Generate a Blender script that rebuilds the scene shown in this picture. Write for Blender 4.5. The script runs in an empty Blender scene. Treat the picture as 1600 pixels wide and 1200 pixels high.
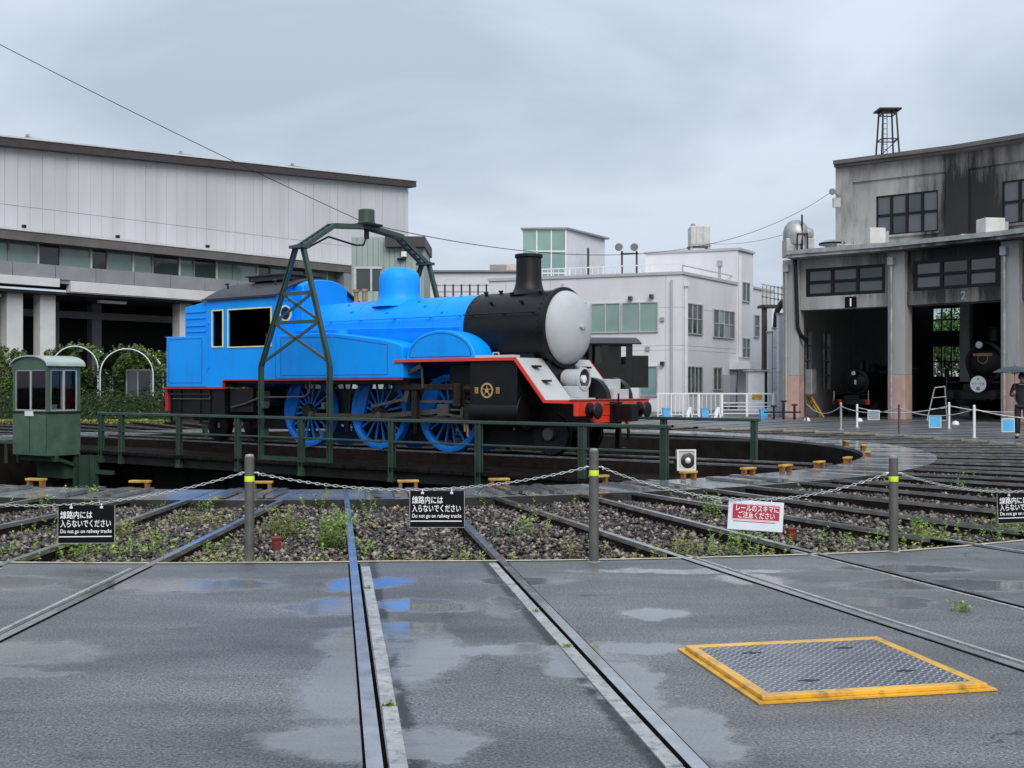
import bpy, math, random
import numpy as np
from mathutils import Vector, Matrix
R_ = math.radians
random.seed(7); rng = np.random.default_rng(7)
scn = bpy.context.scene
col = scn.collection

# ------------------------------------------------------------ camera
FPX, CAMH = 1750.0, 1.35            # focal length in pixels of a 1600 px wide picture, eye height
cam = bpy.data.cameras.new('camera'); camo = bpy.data.objects.new('camera', cam); col.objects.link(camo)
cam.sensor_width = 36; cam.lens = FPX/1600*36; cam.clip_start = .05; cam.clip_end = 4000
camo.location = (0, 0, CAMH); camo.rotation_euler = (R_(90)+math.atan(4/FPX), 0, 0)
scn.camera = camo

# ------------------------------------------------------------ overcast sky
SUN_EL, SUN_AZ = 40, 166            # azimuth clockwise from +Y: behind the camera, a little to the right
w = bpy.data.worlds.new('World'); scn.world = w; w.use_nodes = True
nt = w.node_tree; nt.nodes.clear()
def N(nt, t, **k):
    n = nt.nodes.new(t)
    for a, b in k.items(): setattr(n, a, b)
    return n
out = N(nt, 'ShaderNodeOutputWorld'); bg = N(nt, 'ShaderNodeBackground'); bg.inputs['Strength'].default_value = .1
sky = N(nt, 'ShaderNodeTexSky'); sky.sky_type = 'NISHITA'; sky.sun_disc = False
sky.sun_elevation = R_(SUN_EL); sky.sun_rotation = R_(SUN_AZ); sky.dust_density = 4; sky.air_density = 1.5
tc = N(nt, 'ShaderNodeTexCoord'); sep = N(nt, 'ShaderNodeSeparateXYZ'); nt.links.new(tc.outputs['Generated'], sep.inputs[0])
def mth(op, a, b=None, c=None, tree=None, clamp=False):
    tree = tree or nt
    m = tree.nodes.new('ShaderNodeMath'); m.operation = op; m.use_clamp = clamp
    for i, v in enumerate((a, b, c)):
        if v is None: continue
        if isinstance(v, (int, float)): m.inputs[i].default_value = v
        else: tree.links.new(v, m.inputs[i])
    return m.outputs[0]
zz = mth('MAXIMUM', sep.outputs[2], 0.0)
den = mth('ADD', zz, .22)
cmb = N(nt, 'ShaderNodeCombineXYZ')
nt.links.new(mth('DIVIDE', sep.outputs[0], den), cmb.inputs[0]); nt.links.new(mth('DIVIDE', sep.outputs[1], den), cmb.inputs[1])
nz = N(nt, 'ShaderNodeTexNoise'); nz.inputs['Scale'].default_value = 1.25; nz.inputs['Detail'].default_value = 5; nz.inputs['Roughness'].default_value = .5; nz.inputs['Distortion'].default_value = .4
mpv = N(nt, 'ShaderNodeMapping'); mpv.inputs['Location'].default_value = (2.3, .9, 0); nt.links.new(cmb.outputs[0], mpv.inputs[0]); nt.links.new(mpv.outputs[0], nz.inputs['Vector'])
rp = N(nt, 'ShaderNodeValToRGB'); e = rp.color_ramp.elements
e[0].position = .34; e[0].color = (.325, .388, .470, 1); e[1].position = .62; e[1].color = (.490, .552, .648, 1)
nt.links.new(nz.outputs['Fac'], rp.inputs[0])
sc_ = N(nt, 'ShaderNodeVectorMath'); sc_.operation = 'SCALE'; nt.links.new(rp.outputs[0], sc_.inputs[0])
nt.links.new(mth('MULTIPLY_ADD', zz, 6.5, 9.0), sc_.inputs['Scale'])      # an overcast sky brightens steadily towards the zenith
mx = N(nt, 'ShaderNodeMix'); mx.data_type = 'RGBA'; mx.inputs['Factor'].default_value = .9
nt.links.new(sky.outputs[0], mx.inputs['A']); nt.links.new(sc_.outputs[0], mx.inputs['B'])
nt.links.new(mx.outputs['Result'], bg.inputs['Color']); nt.links.new(bg.outputs[0], out.inputs[0])

# ------------------------------------------------------------ veiled sun
sl = bpy.data.lights.new('sun', 'SUN'); sl.energy = 1.5; sl.angle = R_(40); sl.color = (1, .97, .93)
so = bpy.data.objects.new('sun', sl); col.objects.link(so)
az, el = R_(SUN_AZ), R_(SUN_EL)
so.rotation_euler = Vector((-math.sin(az)*math.cos(el), -math.cos(az)*math.cos(el), -math.sin(el))).to_track_quat('-Z', 'Y').to_euler()
scn.view_settings.view_transform = 'Standard'; scn.view_settings.look = 'None'
scn.view_settings.exposure = 0.5; scn.view_settings.gamma = 1
scn.cycles.max_bounces = 6; scn.cycles.transparent_max_bounces = 8

# ------------------------------------------------------------ materials
MATS = {}
def M(name, c, rough=.5, metal=0., var=.15, scale=3., bump=.0, bscale=40., coat=0., stretch=None, dark=None, dfac=.5, dscale=1.5, spec=.5):
    """procedural paint / stone / metal: broad tone variation, optional streaked stains, fine bump"""
    m = bpy.data.materials.new(name); m.use_nodes = True; t = m.node_tree; b = t.nodes['Principled BSDF']; L = t.links
    g = N(t, 'ShaderNodeNewGeometry')
    n1 = N(t, 'ShaderNodeTexNoise'); n1.inputs['Scale'].default_value = scale; n1.inputs['Detail'].default_value = 5
    mp = N(t, 'ShaderNodeMapping'); L.new(g.outputs['Position'], mp.inputs[0]); L.new(mp.outputs[0], n1.inputs['Vector'])
    if stretch: mp.inputs['Scale'].default_value = stretch
    mix = N(t, 'ShaderNodeMix'); mix.data_type = 'RGBA'
    mix.inputs['A'].default_value = (*[x*(1-var) for x in c], 1); mix.inputs['B'].default_value = (*[min(1, x*(1+var)) for x in c], 1)
    mr = N(t, 'ShaderNodeMapRange'); mr.inputs[1].default_value = .3; mr.inputs[2].default_value = .7; L.new(n1.outputs['Fac'], mr.inputs[0])
    L.new(mr.outputs[0], mix.inputs['Factor']); res = mix.outputs['Result']
    if dark:
        n3 = N(t, 'ShaderNodeTexNoise'); n3.inputs['Scale'].default_value = dscale; n3.inputs['Detail'].default_value = 7; n3.inputs['Roughness'].default_value = .65
        L.new(mp.outputs[0], n3.inputs['Vector'])
        m3 = N(t, 'ShaderNodeMapRange'); m3.inputs[1].default_value = .5; m3.inputs[2].default_value = .72; m3.inputs[4].default_value = dfac; L.new(n3.outputs['Fac'], m3.inputs[0])
        x2 = N(t, 'ShaderNodeMix'); x2.data_type = 'RGBA'; x2.inputs['B'].default_value = (*dark, 1); L.new(res, x2.inputs['A']); L.new(m3.outputs[0], x2.inputs['Factor']); res = x2.outputs['Result']
    L.new(res, b.inputs['Base Color'])
    r2 = N(t, 'ShaderNodeMapRange'); r2.inputs[3].default_value = max(.02, rough*.75); r2.inputs[4].default_value = min(1, rough*1.3); L.new(n1.outputs['Fac'], r2.inputs[0]); L.new(r2.outputs[0], b.inputs['Roughness'])
    b.inputs['Metallic'].default_value = metal; b.inputs['Specular IOR Level'].default_value = spec
    b.inputs['Coat Weight'].default_value = coat; b.inputs['Coat Roughness'].default_value = .12
    if bump:
        n2 = N(t, 'ShaderNodeTexNoise'); n2.inputs['Scale'].default_value = bscale; n2.inputs['Detail'].default_value = 3; L.new(g.outputs['Position'], n2.inputs['Vector'])
        bp = N(t, 'ShaderNodeBump'); bp.inputs['Strength'].default_value = bump; bp.inputs['Distance'].default_value = .01; L.new(n2.outputs['Fac'], bp.inputs['Height']); L.new(bp.outputs[0], b.inputs['Normal'])
    MATS[name] = m
    return m
M('blue', (.0, .325, 1.0), .45, var=.05, scale=1.2, spec=.3, stretch=(1, 1, .35), dark=(.0, .20, .72), dfac=.5, dscale=2.2, bump=.05, bscale=9)
M('blue_wheel', (.0, .14, .56), .4, spec=.3, var=.15, scale=3, dark=(.006, .06, .25), dfac=.45, dscale=5)  # the engine's blue, darkened to paint in the shade on the wheels
M('lining', (.05, .03, .30), .4)
M('red', (.76, .045, .016), .35, var=.12, coat=.3, dark=(.3, .01, .01), dfac=.4)
M('red_edge', (.42, .03, .035), .4)
M('loco_grey', (.46, .48, .485), .6, var=.08, spec=.3, dark=(.36, .37, .37), dfac=.35, dscale=3)
M('loco_black', (.0065, .0065, .0075), .42, var=.3, spec=.3, bump=.06, bscale=25)
M('roof_black', (.028, .028, .034), .5, var=.3, spec=.4)
M('greasy', (.014, .012, .010), .5, metal=.2, spec=.35, var=.45, scale=6, dark=(.10, .05, .025), dfac=.45, dscale=9)
M('steel', (.13, .12, .105), .38, metal=.7, var=.3, scale=8, dark=(.06, .04, .025), dfac=.7, dscale=8)
M('brass', (.62, .42, .20), .38, metal=.6, var=.2)
M('brass_dull', (.34, .20, .11), .5, metal=.3, var=.3)
M('window_trim', (.80, .76, .33), .4, var=.08)
M('green_steel', (.032, .062, .046), .4, var=.2, scale=2.5, coat=.15, dark=(.03, .045, .03), dfac=.6, dscale=4, bump=.05)
M('green_dark', (.008, .012, .010), .7, spec=.25, var=.3, dark=(.02, .016, .012), dfac=.7, dscale=4)
M('green_booth', (.058, .112, .075), .5, var=.2, scale=4, dark=(.045, .07, .05), dfac=.6, dscale=6, bump=.35, bscale=45)
M('booth_roof', (.36, .41, .37), .3, var=.12, coat=.3)
M('alu', (.55, .56, .56), .35, metal=.5, var=.1)
M('white_paint', (.74, .75, .75), .45, var=.06)
M('rail_top', (.55, .555, .56), .20, metal=.9, var=.22, scale=6, dark=(.28, .25, .22), dfac=.5, dscale=5)
M('rail_rust', (.016, .011, .009), .8, var=.4, scale=7, spec=.1)
M('rubber', (.012, .012, .012), .6)
M('groove', (.005, .005, .005), 1., spec=.0)
M('concrete', (.30, .30, .29), .55, var=.2, scale=2, bump=.2, bscale=60, dark=(.13, .13, .12), dfac=.6)
M('concrete_wet', (.26, .265, .27), .2, var=.4, scale=1.1, bump=.08, bscale=25, dark=(.06, .06, .065), dfac=.8, dscale=2.2, coat=.6)
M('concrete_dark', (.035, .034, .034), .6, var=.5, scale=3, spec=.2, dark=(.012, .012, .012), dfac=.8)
M('block_concrete', (.36, .36, .35), .42, var=.25, scale=9, bump=.6, bscale=70, dark=(.10, .10, .09), dfac=.8, dscale=22)
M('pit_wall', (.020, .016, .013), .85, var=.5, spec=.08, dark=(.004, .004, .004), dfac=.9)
M('plank_wet', (.14, .145, .15), .16, var=.35, scale=6, coat=.4)
M('deck_wood', (.012, .010, .009), .85, var=.5, scale=5, spec=.06)
M('kerb', (.52, .45, .31), .6, var=.2, scale=6, dark=(.2, .17, .12), dfac=.6, dscale=8)
M('yellow', (.50, .29, .035), .5, var=.25, dark=(.14, .075, .02), dfac=.85, dscale=9)
M('hatch_yellow', (.72, .39, .035), .42, var=.15, coat=.2, dark=(.16, .10, .04), dfac=.85, dscale=9)
M('rust_orange', (.20, .085, .022), .6, var=.4, scale=8)
M('post_grey', (.125, .12, .112), .35, metal=.35, var=.15, scale=14)
M('reflect_lime', (.63, .83, .02), .3, var=.04)
M('chain', (.50, .51, .50), .35, metal=.55, var=.2, scale=30)
M('sign_black', (.005, .005, .007), .45, var=.1, spec=.12)
M('sign_white', (.82, .82, .80), .45, var=.03)
M('sign_pale', (.60, .68, .72), .4, var=.08)
M('sign_red', (.36, .022, .055), .4, var=.08)
M('sign_pink', (.78, .45, .50), .4, var=.05)
M('sign_blue', (.10, .40, .68), .4, var=.1)
M('sign_grey', (.24, .28, .30), .4)
M('marker_red', (.15, .010, .008), .5, var=.3, scale=20)
M('museum_panel', (.51, .51, .525), .5, var=.09, scale=.7, stretch=(1, 1, .15), dark=(.44, .44, .435), dfac=.6, dscale=.6)
M('museum_white', (.62, .61, .60), .5, var=.08, scale=.8, dark=(.5, .49, .47), dfac=.4)
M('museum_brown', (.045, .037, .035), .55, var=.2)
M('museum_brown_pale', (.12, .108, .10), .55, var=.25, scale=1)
M('museum_grey', (.24, .245, .26), .5, var=.12, scale=1)
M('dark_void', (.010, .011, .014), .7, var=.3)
M('shed_green', (.30, .37, .34), .5, var=.12, scale=.8, stretch=(1, 1, .3), dark=(.18, .15, .11), dfac=.35, dscale=.9)
M('office', (.66, .655, .67), .6, var=.08, scale=.5, stretch=(1, 1, .4), dark=(.54, .53, .535), dfac=.5, dscale=.4)
M('office_trim', (.42, .42, .435), .5, var=.08)
M('far_white', (.62, .63, .66), .6, var=.05)
M('far_beige', (.55, .47, .38), .6)
M('galv', (.36, .365, .36), .4, metal=.4, var=.25, scale=3)
M('lamp_glass', (.75, .77, .78), .12, var=.1)
M('lamp_dark', (.10, .09, .08), .2, metal=.7)
M('skin', (.50, .30, .22), .5, var=.05)
M('hair', (.02, .015, .012), .5)
M('navy', (.012, .014, .024), .7, var=.3, scale=20)
M('umbrella_cloth', (.025, .05, .058), .5, var=.15, spec=.3)
M('navy_boots', (.01, .01, .012), .4)
M('grey_blind', (.62, .66, .64), .6)
M('soil', (.055, .045, .03), .9, var=.4)
M('ac_box', (.52, .52, .49), .5, var=.1, scale=2, dark=(.25, .22, .18), dfac=.4)

def glass(name, c, rough=.06, tr=0.):
    m = M(name, c, rough, var=.2, scale=.35, spec=.8)
    if tr:
        b = m.node_tree.nodes['Principled BSDF']; b.inputs['Transmission Weight'].default_value = tr; b.inputs['IOR'].default_value = 1.1
    return m
glass('pane_green', (.20, .29, .26)); glass('pane_dark', (.03, .045, .042)); glass('pane_grey', (.085, .09, .10), .12)
glass('pane_teal', (.20, .33, .31)); glass('pane_black', (.008, .009, .011)); glass('pane_blind', (.22, .33, .29))
def clear_pane():
    m = bpy.data.materials.new('pane_clear'); m.use_nodes = True; t = m.node_tree; t.nodes.clear(); L = t.links
    o = N(t, 'ShaderNodeOutputMaterial'); mx = N(t, 'ShaderNodeMixShader'); tr = N(t, 'ShaderNodeBsdfTransparent'); gl = N(t, 'ShaderNodeBsdfGlossy'); fr = N(t, 'ShaderNodeFresnel')
    tr.inputs[0].default_value = (.92, .95, .93, 1); gl.inputs['Roughness'].default_value = .03; fr.inputs[0].default_value = 1.35
    nz_ = N(t, 'ShaderNodeTexNoise'); nz_.inputs['Scale'].default_value = 3; bp = N(t, 'ShaderNodeBump'); bp.inputs['Strength'].default_value = .05; L.new(nz_.outputs['Fac'], bp.inputs['Height']); L.new(bp.outputs[0], gl.inputs['Normal'])
    L.new(fr.outputs[0], mx.inputs[0]); L.new(tr.outputs[0], mx.inputs[1]); L.new(gl.outputs[0], mx.inputs[2]); L.new(mx.outputs[0], o.inputs[0]); MATS['pane_clear'] = m
clear_pane()

def world_pos_mask(t, cx, cy, rx, ry, ang=0, nzvec=None):
    """soft ellipse on the ground, in metres"""
    pass

# roundhouse concrete with engine soot streaks about bay two
def soot_concrete():
    m = M('roundhouse_concrete', (.37, .365, .35), .7, var=.2, scale=1.2, stretch=(1, 1, .25), bump=.15, bscale=30, dark=(.13, .127, .12), dfac=.75, dscale=1.6)
    t = m.node_tree; L = t.links; b = t.nodes['Principled BSDF']
    src = b.inputs['Base Color'].links[0].from_socket
    g = N(t, 'ShaderNodeNewGeometry'); sp = N(t, 'ShaderNodeSeparateXYZ'); L.new(g.outputs['Position'], sp.inputs[0])
    n = N(t, 'ShaderNodeTexNoise'); n.inputs['Scale'].default_value = .9; n.inputs['Detail'].default_value = 8; n.inputs['Roughness'].default_value = .7
    mp = N(t, 'ShaderNodeMapping'); mp.inputs['Scale'].default_value = (1.8, 1.8, .22); L.new(g.outputs['Position'], mp.inputs[0]); L.new(mp.outputs[0], n.inputs['Vector'])
    tot = None
    for (x, y, z, rr, hz) in ((19.0, 44.6, 6.2, 2.9, 2.0), (20.6, 49.8, 9.0, 1.9, 2.6)):
        dx = mth('POWER', mth('DIVIDE', mth('SUBTRACT', sp.outputs[0], x, tree=t), rr, tree=t), 2, tree=t)
        dy = mth('POWER', mth('DIVIDE', mth('SUBTRACT', sp.outputs[1], y, tree=t), rr, tree=t), 2, tree=t)
        dz = mth('POWER', mth('DIVIDE', mth('SUBTRACT', sp.outputs[2], z, tree=t), hz, tree=t), 2, tree=t)
        d = mth('SQRT', mth('ADD', mth('ADD', dx, dy, tree=t), dz, tree=t), tree=t)
        k = mth('SUBTRACT', 1.7, mth('MULTIPLY', d, .85, tree=t), tree=t)
        k = mth('ADD', k, mth('MULTIPLY', mth('SUBTRACT', n.outputs['Fac'], .5, tree=t), 2.2, tree=t), tree=t)
        tot = k if tot is None else mth('MAXIMUM', tot, k, tree=t)
    tot = mth('MULTIPLY', tot, .95, tree=t, clamp=True)
    mx = N(t, 'ShaderNodeMix'); mx.data_type = 'RGBA'; mx.inputs['B'].default_value = (.014, .013, .014, 1); L.new(src, mx.inputs['A']); L.new(tot, mx.inputs['Factor']); L.new(mx.outputs['Result'], b.inputs['Base Color'])
soot_concrete()
M('pillar_pink', (.46, .30, .26), .7, var=.15, scale=2, dark=(.3, .24, .21), dfac=.5)
M('pillar_grey', (.36, .355, .345), .7, var=.2, scale=1.5, stretch=(1, 1, .2), dark=(.14, .13, .12), dfac=.6, bump=.1)

# wet asphalt with puddles
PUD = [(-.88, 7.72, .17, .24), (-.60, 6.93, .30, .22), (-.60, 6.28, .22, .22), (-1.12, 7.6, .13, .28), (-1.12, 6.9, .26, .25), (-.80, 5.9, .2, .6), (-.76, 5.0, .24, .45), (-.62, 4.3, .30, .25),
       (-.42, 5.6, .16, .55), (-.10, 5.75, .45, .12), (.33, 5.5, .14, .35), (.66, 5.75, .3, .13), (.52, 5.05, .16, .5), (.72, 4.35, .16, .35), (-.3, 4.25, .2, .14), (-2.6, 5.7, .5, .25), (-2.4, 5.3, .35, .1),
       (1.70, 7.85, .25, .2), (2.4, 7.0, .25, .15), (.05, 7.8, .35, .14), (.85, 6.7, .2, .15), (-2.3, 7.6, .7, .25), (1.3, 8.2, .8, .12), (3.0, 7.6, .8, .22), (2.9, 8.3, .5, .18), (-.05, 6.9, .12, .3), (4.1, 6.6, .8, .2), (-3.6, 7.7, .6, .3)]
def asphalt():
    m = bpy.data.materials.new('wet_asphalt'); m.use_nodes = True; t = m.node_tree; b = t.nodes['Principled BSDF']; L = t.links
    g = N(t, 'ShaderNodeNewGeometry')
    def noise(s, d=4, r=.55, st=None):
        n = N(t, 'ShaderNodeTexNoise'); n.inputs['Scale'].default_value = s; n.inputs['Detail'].default_value = d; n.inputs['Roughness'].default_value = r
        if st:
            mp = N(t, 'ShaderNodeMapping'); mp.inputs['Scale'].default_value = st; L.new(g.outputs['Position'], mp.inputs[0]); L.new(mp.outputs[0], n.inputs['Vector'])
        else: L.new(g.outputs['Position'], n.inputs['Vector'])
        return n
    q = lambda op, a, b_=None, c=None, clamp=False: mth(op, a, b_, c, tree=t, clamp=clamp)
    nd = noise(2.6, 8, .68)
    off = N(t, 'ShaderNodeVectorMath'); off.operation = 'SUBTRACT'; L.new(nd.outputs['Color'], off.inputs[0]); off.inputs[1].default_value = (.5, .5, .5)
    ofs = N(t, 'ShaderNodeVectorMath'); ofs.operation = 'SCALE'; ofs.inputs['Scale'].default_value = .55; L.new(off.outputs[0], ofs.inputs[0])
    pos = N(t, 'ShaderNodeVectorMath'); pos.operation = 'ADD'; L.new(g.outputs['Position'], pos.inputs[0]); L.new(ofs.outputs[0], pos.inputs[1])
    dmin = None
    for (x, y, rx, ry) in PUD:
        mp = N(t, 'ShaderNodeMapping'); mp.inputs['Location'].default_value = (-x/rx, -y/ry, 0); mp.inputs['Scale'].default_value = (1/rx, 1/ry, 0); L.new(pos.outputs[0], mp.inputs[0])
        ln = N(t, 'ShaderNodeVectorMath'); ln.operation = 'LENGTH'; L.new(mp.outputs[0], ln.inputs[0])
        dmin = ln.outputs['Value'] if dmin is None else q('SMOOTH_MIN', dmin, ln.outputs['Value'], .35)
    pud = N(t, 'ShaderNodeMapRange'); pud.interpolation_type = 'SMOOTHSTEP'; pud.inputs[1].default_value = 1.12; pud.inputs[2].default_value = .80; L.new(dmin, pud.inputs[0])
    nw = noise(.55, 6, .6, (1, .8, 1))
    film = N(t, 'ShaderNodeMapRange'); film.inputs[1].default_value = .40; film.inputs[2].default_value = .68; L.new(nw.outputs['Fac'], film.inputs[0])
    ns = noise(75, 5, .75); vo = N(t, 'ShaderNodeTexVoronoi'); vo.inputs['Scale'].default_value = 130; L.new(g.outputs['Position'], vo.inputs['Vector'])
    rp = N(t, 'ShaderNodeValToRGB'); el = rp.color_ramp.elements; el[0].position = .34; el[0].color = (.018, .0183, .020, 1); el[1].position = .67; el[1].color = (.245, .247, .255, 1); L.new(ns.outputs['Fac'], rp.inputs[0])
    spk = N(t, 'ShaderNodeMapRange'); spk.inputs[1].default_value = .955; spk.inputs[2].default_value = .985; 
    sc2 = N(t, 'ShaderNodeSeparateColor'); L.new(vo.outputs['Color'], sc2.inputs[0]); L.new(sc2.outputs[0], spk.inputs[0])
    c1 = N(t, 'ShaderNodeMix'); c1.data_type = 'RGBA'; L.new(rp.outputs[0], c1.inputs['A']); c1.inputs['B'].default_value = (.32, .33, .33, 1); L.new(q('MULTIPLY', spk.outputs[0], .55), c1.inputs['Factor'])
    nb = noise(.8, 6, .62, (.55, 1.7, 1)); 
    c2 = N(t, 'ShaderNodeMix'); c2.data_type = 'RGBA'; c2.blend_type = 'MULTIPLY'; c2.inputs['Factor'].default_value = 1; L.new(c1.outputs['Result'], c2.inputs['A'])
    r3 = N(t, 'ShaderNodeMapRange'); r3.inputs[1].default_value = .3; r3.inputs[2].default_value = .7; r3.inputs[3].default_value = .50; r3.inputs[4].default_value = 1.40; L.new(nb.outputs['Fac'], r3.inputs[0])
    L.new(r3.outputs[0], c2.inputs['B'])
    # hairline cracks and dark oily stains
    vc = N(t, 'ShaderNodeTexVoronoi'); vc.feature = 'DISTANCE_TO_EDGE'; vc.inputs['Scale'].default_value = .55; L.new(pos.outputs[0], vc.inputs['Vector'])
    ck = N(t, 'ShaderNodeMapRange'); ck.inputs[1].default_value = .006; ck.inputs[2].default_value = .002; L.new(vc.outputs['Distance'], ck.inputs[0])
    nk = noise(.7, 3); ckm = q('MULTIPLY', ck.outputs[0], q('MULTIPLY_ADD', nk.outputs['Fac'], 6, -2.9, clamp=True))
    no = noise(1.5, 7, .7, (.5, 2.0, 1)); os_ = N(t, 'ShaderNodeMapRange'); os_.inputs[1].default_value = .63; os_.inputs[2].default_value = .70; L.new(no.outputs['Fac'], os_.inputs[0])
    c1b = N(t, 'ShaderNodeMix'); c1b.data_type = 'RGBA'; L.new(c2.outputs['Result'], c1b.inputs['A']); c1b.inputs['B'].default_value = (.012, .012, .013, 1); L.new(q('MAXIMUM', q('MULTIPLY', ckm, .8), q('MULTIPLY', os_.outputs[0], .75)), c1b.inputs['Factor']); c2 = c1b
    # pale rims round the puddles, and grime packed along the concrete blocks of the middle track
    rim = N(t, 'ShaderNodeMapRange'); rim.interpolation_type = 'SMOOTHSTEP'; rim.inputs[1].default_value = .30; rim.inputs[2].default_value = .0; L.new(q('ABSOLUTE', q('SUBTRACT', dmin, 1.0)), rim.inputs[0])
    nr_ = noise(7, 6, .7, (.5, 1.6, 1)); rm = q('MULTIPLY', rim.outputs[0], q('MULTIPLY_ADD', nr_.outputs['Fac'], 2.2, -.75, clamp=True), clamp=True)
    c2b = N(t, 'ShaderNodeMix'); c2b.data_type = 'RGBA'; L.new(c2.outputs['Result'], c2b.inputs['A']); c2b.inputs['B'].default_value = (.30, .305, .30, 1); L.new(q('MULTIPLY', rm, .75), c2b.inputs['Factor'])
    sxy = N(t, 'ShaderNodeSeparateXYZ'); L.new(g.outputs['Position'], sxy.inputs[0]); ca, sa = math.cos(R_(8.98)), math.sin(R_(8.98))
    xl = q('ABSOLUTE', q('ADD', q('MULTIPLY', q('ADD', sxy.outputs[0], 3.3), ca), q('MULTIPLY', q('ADD', sxy.outputs[1], -25.4), sa)))
    ng = noise(14, 6, .75); gr = N(t, 'ShaderNodeMapRange'); gr.inputs[1].default_value = .042; gr.inputs[2].default_value = .006; L.new(q('SUBTRACT', q('ABSOLUTE', q('SUBTRACT', xl, .425)), q('MULTIPLY', q('SUBTRACT', ng.outputs['Fac'], .45), .12)), gr.inputs[0])
    c2c = N(t, 'ShaderNodeMix'); c2c.data_type = 'RGBA'; L.new(c2b.outputs['Result'], c2c.inputs['A']); c2c.inputs['B'].default_value = (.012, .010, .009, 1); L.new(q('MULTIPLY', gr.outputs[0], .9), c2c.inputs['Factor'])
    c3 = N(t, 'ShaderNodeMix'); c3.data_type = 'RGBA'; L.new(c2c.outputs['Result'], c3.inputs['A']); c3.inputs['B'].default_value = (.20, .203, .205, 1); L.new(q('MULTIPLY', pud.outputs[0], q('MULTIPLY_ADD', nr_.outputs['Fac'], 1.2, .05, clamp=True)), c3.inputs['Factor']); L.new(q('MULTIPLY_ADD', pud.outputs[0], .5, .5), b.inputs['Specular IOR Level'])  # puddle fill lightened in base colour to suggest the reflected sky
    L.new(c3.outputs['Result'], b.inputs['Base Color'])
    ro = q('SUBTRACT', .50, q('MULTIPLY', film.outputs[0], .26))
    ro = q('MULTIPLY_ADD', q('SUBTRACT', .05, ro), pud.outputs[0], ro)
    L.new(ro, b.inputs['Roughness']); b.inputs['IOR'].default_value = 1.42
    bp = N(t, 'ShaderNodeBump'); bp.inputs['Distance'].default_value = .006; L.new(q('MULTIPLY_ADD', pud.outputs[0], -.53, .55), bp.inputs['Strength']); L.new(q('ADD', ns.outputs['Fac'], q('MULTIPLY', vo.outputs['Distance'], .5)), bp.inputs['Height']); L.new(bp.outputs[0], b.inputs['Normal'])
    MATS['asphalt'] = m
asphalt()

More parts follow.
